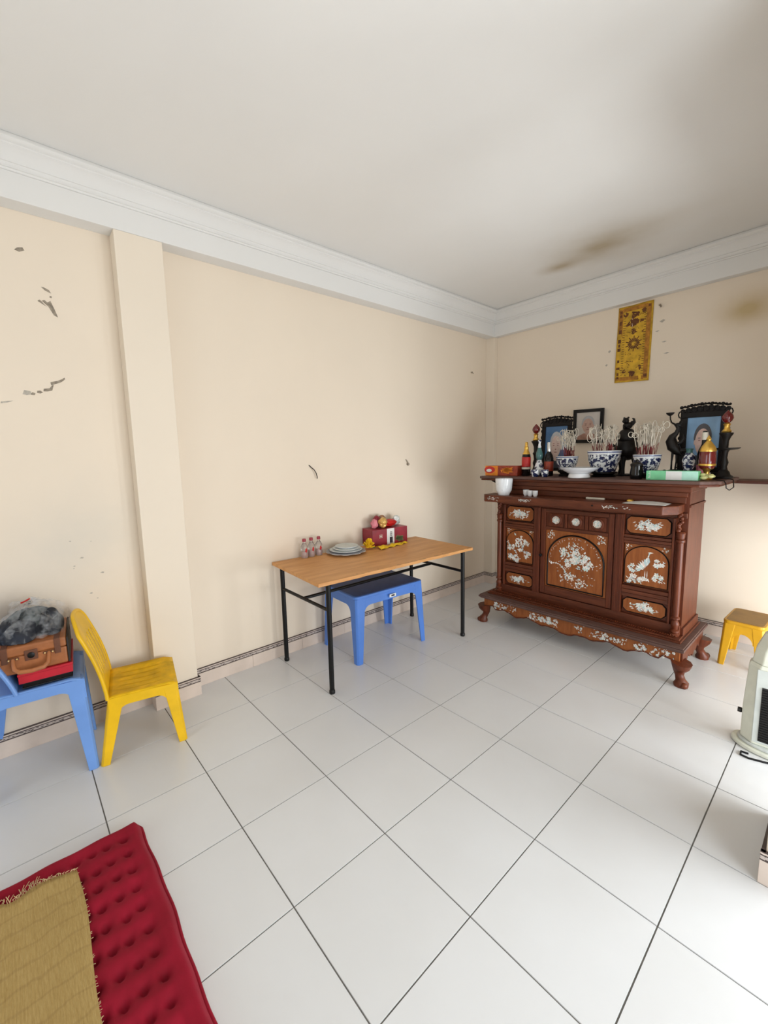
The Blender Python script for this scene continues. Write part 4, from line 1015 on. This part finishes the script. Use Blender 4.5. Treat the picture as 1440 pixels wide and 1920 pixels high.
carved_frame('ornate black frame with a pale blue portrait at the right end', (1.985, 3.36, TZ), 0.02, -.05, .250, .480, .036, (photo_blue_m, skin_m, hair_m, suit_m, False), .046)
t = thing('photo_frame', 'plain black framed pale portrait hung on the back wall', 'picture frame', (1.050, YB-.012, 1.512)); t.rotation_euler = (-.04+.07, .02, 0)
w, h, bw = .262, .300, .028
for x0, x1, z0, z1 in ((-w/2, w/2, 0, bw), (-w/2, w/2, h-bw, h)): MB().box(x0, x1, -.014, .006, z0, z1).build('frame_rail', blacksteel_m, t, bevel=.002)
for x0, x1 in ((-w/2, -w/2+bw), (w/2-bw, w/2)): MB().box(x0, x1, -.014, .006, bw, h-bw).build('frame_stile', blacksteel_m, t, bevel=.002)
e = portrait(t, w-2*bw, h-2*bw, photo_grey_m, skin_m, hairg_m, suitb_m, True, t); e.location = (0, -.003, bw)

# incense bowls on small dark stands, with curled burnt sticks
def bowl(label, loc, r, h, stand, grp='blue white incense bowls'):
    st_ = thing('bowl_stand', 'dark round stand under the '+label.split(' with')[0], 'stand', loc)
    lathe_part('stand_top', [(r*.78, stand*.62), (r*.82, stand*.7), (r*.82, stand*.95), (r*.78, stand)], darkwood_m, st_); lathe_part('stand_foot', [(r*.72, 0), (r*.74, stand*.2), (r*.6, stand*.4), (r*.7, stand*.618)], darkwood_m, st_)
    z = stand+.0005
    t = thing('incense_bowl', label, 'incense bowl', (loc[0], loc[1], loc[2]+z), 0, grp)
    lathe_part('bowl_wall', [(r*.68, 0), (r*.72, h*.06), (r*.80, h*.25), (r*.94, h*.55), (r*.98, h*.82)], porcd_m, t, 32)
    lathe_part('bowl_rim', [(r*.98, h*.8202), (r*1.0, h*.90), (r*1.02, h*.985), (r*.99, h), (r*.92, h), (r*.90, h*.75), (0, h*.74)], [white_m], t, 32)
    lathe_part('rim_band', [(r*1.001, h*.90), (r*1.006, h*.905), (r*1.012, h*.945), (r*1.009, h*.95)], bluep_m, t, 32)
    lathe_part('ash', [(r*.905, h*.7502), (r*.86, h*.86), (r*.5, h*.90), (0, h*.91)], ash_m, t, 24)
    return t, loc[2]+z+h*.9
def incense(label, loc, zt, r, H, n, seed):
    rr = random.Random(seed); t = thing('burnt_incense_sticks', label, 'incense', (loc[0], loc[1], zt)); b = MB(); c = MB()
    for k in range(n):
        a = rr.uniform(0, 2*PI); q = r*math.sqrt(rr.random()); x, y = q*math.cos(a), q*math.sin(a); hh = H*rr.uniform(.45, .8)
        dx, dy = rr.uniform(-.034, .034), rr.uniform(-.03, .03)
        c.tube([(x, y, 0), (x+dx*.5, y+dy*.5, hh*.5)], .0016, 4)
        pts = [(x+dx*.5, y+dy*.5, hh*.5), (x+dx, y+dy, hh)]
        ca, R0 = rr.uniform(0, 2*PI), rr.uniform(.012, .030)
        s = 1 if rr.random() < .5 else -1
        for q2 in range(1, 16):
            th = q2*.45; rad = R0*(1-q2*.03)
            pts.append((x+dx+(rad*(1-math.cos(th)))*math.cos(ca), y+dy+(rad*(1-math.cos(th)))*math.sin(ca), hh+rad*1.3*math.sin(th)*s+.0022*q2*(H/.2)))
        b.tube(pts, .0024, 4)
    o = b.build('curled_ash', incense_m, t, smooth=60); o['kind'] = 'stuff'; o = c.build('stick_stems', incred_m, t, smooth=60); o['kind'] = 'stuff'
    t['kind'] = 'stuff'
    return t
_, z = bowl('small blue white incense bowl with curled sticks behind the white plate', (1.187, 3.14, TZ), .080, .105, .050); incense('curled burnt incense sticks in the left bowl before the carved frame', (1.187, 3.14, 0), z, .055, .22, 34, 1)
_, z = bowl('large blue white incense bowl with curled sticks at the centre', (1.440, 3.185, TZ), .112, .155, .036); incense('curled burnt incense sticks in the large centre bowl', (1.440, 3.185, 0), z, .08, .21, 36, 2)
_, z = bowl('blue white incense bowl with curled sticks behind the dark jar', (1.727, 3.16, TZ), .084, .125, .034); incense('dense curled burnt incense sticks in the right bowl', (1.722, 3.16, 0), z, .055, .24, 46, 3)
# maroon incense bundle standing in the centre bowl
b = MB(); 
for k in range(14): b.tube([(1.446+.011*math.cos(k*2.4)*(k/14)**.5, 3.235+.011*math.sin(k*2.4)*(k/14)**.5, 1.425), (1.458+.028*math.cos(k*2.4)*(k/14)**.5, 3.25+.02*math.sin(k*2.4), 1.520+.004*(k % 3))], .0022, 5)
o = b.build('incense_bundle', incred_m); tag(o, 'tight maroon bundle of incense stems in the large centre bowl', 'incense')
# white footed plate
t = thing('footed_plate', 'white porcelain footed plate at the front of the cabinet top', 'plate', (1.357, 2.965, TZ))
lathe_part('foot_ring', [(.068, 0), (.074, .004), (.070, .022), (.066, .030)], white_m, t, 32)
lathe_part('dish', [(.066, .0302), (.100, .050), (.130, .070), (.134, .075), (.128, .076), (.09, .058), (.04, .046), (0, .044)], white_m, t, 36)
# bronze tripod burner with lion lid
t = thing('bronze_burner', 'black bronze incense burner with lion lid behind the centre bowl', 'burner', (1.525, 3.375, TZ))
for k in range(3):
    a = 2*PI*k/3+PI/6; b = MB(); b.tube([(.058*math.cos(a), .058*math.sin(a), .012), (.050*math.cos(a), .050*math.sin(a), .05), (.056*math.cos(a), .056*math.sin(a), .10), (.050*math.cos(a), .050*math.sin(a), .14)], [.016, .011, .015, .022], 8); b.build('leg', bronze_m, t, smooth=60)
lathe_part('burner_plate', [(.080, 0), (.083, .004), (.080, .012)], darkwood_m, t)
lathe_part('burner_body', [(.02, .115), (.055, .13), (.078, .165), (.084, .205), (.074, .240), (.062, .258), (.070, .270), (.070, .280)], bronze_m, t, 24)
lathe_part('lid', [(.070, .2802), (.070, .290), (.062, .310), (.045, .335), (.030, .348), (0, .35)], bronze_m, t, 24)
b = MB(); b.ball((0, 0, .372), .030, 10, 8, (1.15, .9, .9)).ball((-.010, -.012, .408), .023, 10, 8).ball((-.016, -.032, .404), .012, 8, 6).ball((.028, .004, .392), .014, 8, 6).ball((-.024, -.004, .428), .008, 6, 5).ball((.004, -.006, .430), .008, 6, 5)
b.tube([(.028, .006, .375), (.042, .008, .395), (.038, .006, .418), (.028, .002, .424)], [.010, .009, .008, .005], 7)
for s in (-.016, .016): b.tube([(s, -.022, .372), (s, -.028, .350)], .008, 6)
b.build('lion_finial', bronze_m, t, smooth=60)
for s in (-1, 1):
    b = MB(); b.tube([(s*.074, 0, .215), (s*.100, 0, .235), (s*.110, 0, .270), (s*.100, 0, .305), (s*.106, 0, .335), (s*.112, 0, .350)], [.010, .009, .009, .008, .008, .007], 8)
    for a in (-.9, -.3, .3, .9): b.tube([(s*.112, 0, .348), (s*.112+.026*math.sin(a), 0, .348+.026*math.cos(a)+.004)], [.005, .003], 5)
    b.build('handle', bronze_m, t, smooth=60)
# dark lidded jar
t = thing('dark_jar', 'small black lidded jar before the right incense bowl', 'jar', (1.715, 3.005, TZ))
lathe_part('jar_body', [(.034, 0), (.037, .006), (.039, .04), (.034, .075), (.036, .088)], glassdk_m, t); lathe_part('lid', [(.037, .0882), (.038, .098), (.024, .108), (.010, .112), (.012, .122), (.004, .130), (0, .130)], bronze_m, t)
# bronze crane on tortoise
t = thing('bronze_crane', 'black bronze crane statue holding a lotus cup beside the right frame', 'statue', (1.868, 3.235, TZ), 0)
b = MB(); b.ball((0, 0, .030), .050, 12, 8, (1, .8, .55)); b.ball((-.052, -.01, .040), .014, 8, 6)
for dx, dy in ((-.03, -.03), (.03, -.03), (-.03, .03), (.03, .03)): b.ball((dx, dy, .010), .014, 8, 6, (1, 1, .8))
b.build('tortoise', bronze_m, t, smooth=60)
for s in (-.010, .012): MB().tube([(s-.006, 0, .05), (s*1.2-.004, 0, .11), (s-.002, 0, .175)], [.006, .005, .009], 7).build('leg', bronze_m, t, smooth=60)
b = MB(); b.tube([(.040, 0, .150), (.016, 0, .172), (-.012, 0, .205), (-.026, 0, .245), (-.020, 0, .275), (.002, 0, .298), (.010, 0, .325), (.002, 0, .348)], [.008, .026, .036, .032, .022, .014, .012, .012], 10)
b.tube([(.0, 0, .22), (.030, 0, .235), (.044, 0, .262), (.040, 0, .285)], [.012, .012, .009, .003], 7); b.tube([(.02, .0, .18), (.055, 0, .18), (.075, 0, .165)], [.016, .014, .004], 7); b.build('crane_body', bronze_m, t, smooth=60)
b = MB(); b.ball((.006, 0, .350), .015, 8, 6, (1.4, .8, .9)).tube([(.012, 0, .342), (.034, 0, .336)], [.006, .002], 6).tube([(.024, 0, .352), (.030, 0, .372)], [.004, .002], 5); b.build('crane_head', bronze_m, t, smooth=60)
b = MB(); b.tube([(-.006, 0, .352), (-.030, 0, .368), (-.038, 0, .39), (-.040, 0, .415)], [.007, .005, .004, .004], 6); b.lathe([(.004, .412), (.012, .416), (.022, .426), (.025, .434), (.018, .428), (0, .422)], (-.041, 0, 0), 14); b.build('lotus_cup', bronze_m, t, smooth=60)
# small vase, dark bottle, red oil lamp
t = thing('porcelain_vase', 'small blue white porcelain vase before the right frame', 'vase', (1.962, 3.17, TZ))
lathe_part('vase_body', [(.020, 0), (.024, .008), (.022, .04), (.030, .075), (.036, .115), (.030, .145), (.018, .165)], porcd_m, t); lathe_part('vase_neck', [(.018, .1652), (.016, .178), (.022, .192), (.018, .193), (.012, .18), (0, .178)], teal_m, t)
t = thing('wine_bottle', 'dark wine bottle with pale neck label between vase and red lamp', 'bottle', (2.026, 3.225, TZ))
lathe_part('glass', [(.030, 0), (.034, .006), (.034, .155), (.028, .185), (.0145, .215), (.014, .295), (.010, .302), (0, .302)], glassdk_m, t); lathe_part('neck_label', [(.0150, .245), (.0154, .246), (.0154, .292), (.0150, .293)], label_m, t); lathe_part('label_or_glow_band', [(.0344, .03), (.0350, .032), (.0350, .085), (.0344, .087)], pink_m, t)  # pink band paints the red glow low on the glass
t = thing('oil_lamp', 'red glass lamp with gold dome and gold foot beside the candlestick', 'lamp', (2.075, 3.08, TZ))
lathe_part('lamp_foot', [(.030, 0), (.032, .008), (.018, .022), (.014, .045), (.020, .060), (.036, .070)], gold_m, t); lathe_part('red_glass', [(.036, .0702), (.043, .088), (.044, .115), (.042, .155), (.040, .172)], redglass_m, t); lathe_part('gold_band', [(.0442, .086), (.0450, .088), (.0450, .096), (.0442, .098)], gold_m, t)
lathe_part('gold_dome', [(.042, .1722), (.043, .180), (.036, .200), (.022, .222), (.010, .238), (.014, .246), (.006, .262), (0, .272)], gold_m, t)
t = thing('green_box', 'mint green and white flat carton at the front right of the cabinet top', 'box', (1.925, 2.985, TZ), .01)
gb = MB().box(-.136, .136, -.036, .036, 0, .058).build('carton', green_m, t, bevel=.0015)
MB().box(-.028, .055, -.0368, -.0362, .002, .056).build('white_print', whitecard_m, gb); MB().box(.055, .1355, -.0368, -.0362, .002, .056).build('pale_print', greenl_m, gb)
b = MB()
for k in range(5): b.box(-.125+.004*k % .01, -.112, -.0368, -.0363, .012+k*.009, .016+k*.009)
b.build('marks_print', whitecard_m, gb)
b = MB(); rr = random.Random(4)
for k in range(9): b.ball((rr.uniform(-.025, .025), rr.uniform(-.02, .02), .012+rr.uniform(0, .024)), rr.uniform(.010, .016), 7, 5, (1.2, .9, .8))
o = b.build('crumpled_wrapper', plain('pale_yellow_green_film', (0.60, 0.58, 0.25), .4, var=.3), smooth=70, loc=(2.098, 2.995, TZ)); tag(o, 'crumpled yellow green wrapper beside the mint green carton', 'wrapper')
cd = MB(); cd.tube([(2.10, 3.12, TZ+.004), (2.13, 3.06, TZ+.003), (2.15, 3.02, TZ+.003), (2.176, 3.00, TZ+.001), (2.186, 2.995, 1.235), (2.190, 2.99, 1.210), (2.200, 3.02, 1.196), (2.210, 3.08, 1.21), (2.196, 3.14, 1.25), (2.17, 3.17, TZ+.003)], .0028, 6)
tag(cd.build('power_cord', blacksteel_m, smooth=60), 'thin black cord hanging over the right end of the cabinet top', 'cord')
# on the offering shelf
SZ = 1.1085
cup('white porcelain cup with tiny blue flecks on the left of the offering shelf', (0.832, 2.825, SZ), .068, .132, whited_m)
cup('small white tea cup standing alone behind the two others', (1.003, 2.865, SZ), .024, .046, white_m, 'small tea cups on the offering shelf')
cup('small white tea cup, left of the touching pair', (1.046, 2.845, SZ), .020, .044, white_m, 'small tea cups on the offering shelf')
cup('small white tea cup, right of the touching pair', (1.088, 2.845, SZ), .020, .044, white_m, 'small tea cups on the offering shelf')
b = MB(); b.grid(lambda u, v: (1.715+.235*u, 2.775+.12*v, SZ+.0005+.010*math.sin(u*3.0)*v), 10, 6); tag(b.build('paper_sheet', whitecard_m, smooth=70, solid=.001), 'white printed paper sheets at the right end of the offering shelf', 'paper')
b = MB(); b.lathe([(.020, 0), (.022, .004), (.020, .010), (.012, .016), (0, .017)], (1.72, 2.90, SZ), 14); tag(b.build('gold_lid', gold_m, smooth=40), 'small round gold lid at the back of the offering shelf', 'lid')
b = MB(); b.box(1.44, 1.56, 2.895, 2.915, SZ, SZ+.012); tag(b.build('wooden_ruler', label_m, bevel=.002), 'short pale wooden stick at the back of the offering shelf', 'stick')

# ================================================================== things on the table
TT = 0.7155
def drink(x, y, label):
    t = thing('drink_bottle', label, 'bottle', (x, y, TT), 0, 'shrink wrapped drink bottles')
    lathe_part('bottle', [(.024, 0), (.026, .004), (.026, .030), (.023, .045), (.026, .060), (.025, .085), (.014, .105), (.011, .112), (.011, .120), (0, .120)], clear_m, t, 18)
    lathe_part('drink', [(.0225, .003), (.0245, .006), (.0245, .029), (.0215, .045), (.0215, .05), (0, .0505)], pink_m if False else plain('pale_pink_drink', (0.85, 0.62, 0.58), .2, var=0), t, 16)
    lathe_part('cap', [(.0135, .1202), (.0140, .122), (.0140, .138), (.012, .141), (0, .141)], plain('dark_pink_cap', (0.33, 0.03, 0.05), .4), t, 16)
    b = MB(); b.prism([(-.010, .048), (.002, .040), (.010, .060), (.002, .076), (-.006, .070)], lambda u, v, a: (.0255+a-.012*abs(u)*10*.2, u, v), 0, .0006); b.build('label_print', red_m, t)
drink(.065, 1.425, 'clear drink bottle with pink cap, nearest the table end'); drink(.062, 1.487, 'clear drink bottle with pink cap, middle of the three'); drink(.066, 1.550, 'clear drink bottle with pink cap, next to the plates')
# stacked plates
def plate(z, r, loc, label, mat, n=0, rimmat=None):
    t = thing('dinner_plate', label, 'plate', (*loc, z), 0, 'stacked white plates on the table')
    prof = [(r*.55, 0), (r*.58, .002), (r*.68, .006), (r*.98, .017), (r, .020), (r*.985, .0215), (r*.72, .011), (r*.6, .006), (0, .006)]
    if n:
        b = MB(); b.lathe(prof, (0, 0, 0), 48)
        for i, p in enumerate(b.v):
            a = math.atan2(p[1], p[0]); k = math.hypot(p[0], p[1])/r; f = 1+.035*(k**3)*math.cos(a*n); b.v[i] = (p[0]*f, p[1]*f, p[2])
        b.build('dish', mat, t, smooth=40)
    else: lathe_part('dish', prof, mat, t, 40)
    pr2 = [(r*.955, .0192), (r*.957, .0205), (r*.985, .0222), (r*.99, .0218)]
    lathe_part('rim_line', pr2, rimmat or fang_m, t, 40)
pm = plain('pale_blue_white_china', (0.78, 0.80, 0.81), .15, var=.06, coat=.3)
plate(TT, .150, (.175, 1.722), 'wide scalloped white plate at the bottom of the stack', pm, 10, plain('grey_plate_rim', (.25, .25, .27), .3))
plate(TT+.0125, .125, (.172, 1.724), 'white plate second from the bottom of the stack', pm)
plate(TT+.025, .105, (.174, 1.728), 'white plate third from the bottom of the stack', pm)
plate(TT+.0375, .088, (.170, 1.732), 'smallest white plate on top of the stack', white_m)
# red gift box with heap on top
t = thing('gift_box', 'maroon gift carton with a white front panel on the table', 'box', (.105, 2.190, TT), -.12)
gb = MB().box(-.075, .075, -.178, .178, 0, .132).build('carton', maroon_m, t, bevel=.002)
MB().box(.0755, .0762, -.035, .040, .001, .131).build('white_panel', whitecard_m, gb)
b = MB(); b.box(.0766, .0772, -.008, .022, .010, .060)
for k in range(4): b.box(.0766, .0772, -.004, .018, .068+k*.010, .073+k*.010)
b.build('panel_text', ink_m, gb)
b = MB(); 
for y, z in ((-.095, .06),):
    for k in range(3): b.box(.0755, .0762, y-.014+k*.011, y-.010+k*.011, z, z+.030)
    b.box(.0755, .0762, y-.014, y+.012, z+.012, z+.017)
b.build('carton_text', label_m, gb)
b = MB(); rr = random.Random(8)
for k in range(10): b.prism([(.09+rr.uniform(-.035, .05)+.012*math.cos(a), .03+rr.uniform(-.012, .03)+.010*math.sin(a)) for a in (0, 1.3, 2.6, 3.9, 5.2)], lambda u, v, a: (.0755+a, u, v), 0, .0007)
b.build('green_print', plain('dull_green_print', (.16, .20, .08), .4), gb)
HZ = TT+.1325
def pouch(name, label, cat, loc, r, mat, seed, sc=(1, 1, .6)):
    rr = random.Random(seed); b = MB(); b.ball((0, 0, 0), r, 26, 18, sc)
    mn = min(p[2] for p in b.v)
    for i, p in enumerate(b.v): k = 1+.13*math.sin(p[0]*150+seed+2*math.sin(p[2]*120))+.10*math.sin(p[1]*210-p[2]*170+seed)+.08*math.sin(p[0]*260+p[1]*240); b.v[i] = (p[0]*k, p[1]*k, (p[2]-mn))
    return tag(b.build(name, mat, smooth=60, loc=loc), label, cat)
pouch('sweet_pouch', 'pink paper pouch on the left end of the gift carton', 'pouch', (.10, 2.075, HZ), .030, pink_m, 1, (.9, 1, 1.35))
pouch('sweet_pouch', 'dark red foil pouch lying across the gift carton', 'pouch', (.110, 2.235, HZ), .052, red_m, 2, (.8, 1.35, .62))
pouch('sweet_pouch', 'gold foil pouch at the front of the gift carton', 'pouch', (.130, 2.145, HZ), .036, plain('crumpled_gold_foil', (.72, .46, .14), .35, .4, var=.3, scale=50), 3, (.9, 1, 1.25))
pouch('sweet_pouch', 'small dark red pouch with rose print behind the gold one', 'pouch', (.070, 2.130, HZ), .030, maroon_m, 4, (1, 1, 1.7))
pouch('sweet_pouch', 'brown patterned pouch leaning behind the red foil pouch', 'pouch', (.065, 2.195, HZ), .034, plain('brown_mottled_wrapper', (.28, .14, .07), .5, var=.8, scale=60), 5, (.8, 1.1, 1.45))
pouch('sweet_pouch', 'pale green and white pouch on the right end of the carton', 'pouch', (.095, 2.330, HZ), .034, plain('white_green_wrapper', (.62, .68, .60), .5, var=.6, scale=45), 6, (.9, 1.05, 1.25))
# yellow flower and yellow cloth
t = thing('yellow_flower', 'bright yellow artificial flower before the gift carton', 'flower', (.205, 1.925, TT))
b = MB(); b.ball((0, 0, .035), .022, 10, 8); b.build('flower_centre', yellowcloth_m, t, smooth=60)
pm_ = MB(); pm_.grid(lambda u, v: ((u-.5)*.030*(1-(v-.55)**2*2), v*.046, .010*v*v-.008*(2*u-1)**2), 4, 5); pme = pm_.mesh('petal', yellowcloth_m, 80)
for k in range(22):
    rr = random.Random(k); piece('petal', pme, t, (0, 0, .035+.012*math.sin(k)), (rr.uniform(-.4, 1.3), rr.uniform(-.3, .3), k*2.4))
b = MB(); b.tube([(0, 0, .03), (.005, .03, .010), (.01, .07, .006)], .003, 6).build('flower_stem', plain('green_stem', (.08, .2, .05), .6), t, smooth=60)
def ycl(u, v):
    x = .258-.02*u+.075*(v-.5)*(1-.4*u); y = 1.975+.33*u
    z = TT+.004+.018*math.sin(PI*v)*(1-.75*u)*(1+.4*math.sin(u*14))+.004*math.sin(u*25+v*6)
    return (x+.006*math.sin(u*19), y, max(TT+.0015, z))
b = MB(); b.grid(ycl, 40, 10); tag(b.build('yellow_cloth', yellowcloth_m, smooth=80, solid=.0015), 'crumpled bright yellow cloth strip along the gift carton', 'cloth')

# ================================================================== fan heater at the right edge
t = thing('box_fan', 'cream plastic tower fan with black grille at the right edge', 'fan', (2.535, 2.47, 0), .05)
b = MB(); b.flat([(.155*math.cos(a)*1.05, .105*math.sin(a)) for a in [k*2*PI/32 for k in range(32)]], .003, .022); b.build('base', fan_m, t, bevel=.006, seg=3)
b = MB(); b.flat([(.140*math.cos(a), .09*math.sin(a)) for a in [k*2*PI/32 for k in range(32)]], .0222, .036); b.build('base_step', fang_m, t, bevel=.005, seg=3)
def sec(w, d, c, z, ox=0): return [(x+ox, y, z) for x, y in ((-w+c, -d), (w-c, -d), (w, -d+c), (w, d-c), (w-c, d), (-w+c, d), (-w, d-c), (-w, -d+c))]
b = MB(); A = [sec(.128, .065, .045, .0365), sec(.128, .068, .045, .20), sec(.118, .066, .042, .415), sec(.112, .062, .04, .43)]
vs = [p for s in A for p in s]; fs = [tuple(range(7, -1, -1)), tuple(range(24, 32))]+[(j*8+i, j*8+(i+1) % 8, (j+1)*8+(i+1) % 8, (j+1)*8+i) for j in range(3) for i in range(8)]
b.add(vs, fs); b.build('housing', fan_m, t, bevel=.004)
b = MB(); A = [sec(.108, .060, .038, .4302), sec(.098, .058, .036, .50), sec(.072, .050, .03, .575), sec(.05, .04, .02, .59)]
vs = [p for s in A for p in s]; b.add(vs, fs); b.build('head', fan_m, t, bevel=.004)
b = MB(); b.box(-.084, .084, -.0705, -.064, .05, .412); b.build('front_panel', fang_m, t, bevel=.003)  # greyer than the housing to imitate its shaded front face
b = MB(); b.box(-.062, .062, -.0735, -.0707, .062, .330); gp = b.build('grille_panel', black_m, t, bevel=.001)
for k in range(22): MB().box(-.060, .060, -.0775, -.0737, .068+k*.0118, .073+k*.0118).build('grille_slat', blacksteel_m, gp)
MB().lathe([(.012, 0), (.012, .014), (.008, .018)], (-.128-.018, .0, .155), 12, axis='x').build('side_knob', black_m, t, smooth=40)
cd = MB(); pts = [(2.455, 2.352, .005), (2.428, 2.350, .005), (2.43, 2.32, .005), (2.46, 2.315, .005), (2.52, 2.335, .005), (2.60, 2.37, .005), (2.70, 2.44, .005)]
cd.tube(pts, .0045, 6); tag(cd.build('power_cord', blacksteel_m, smooth=60), 'black power cord curling on the floor before the fan', 'cord')
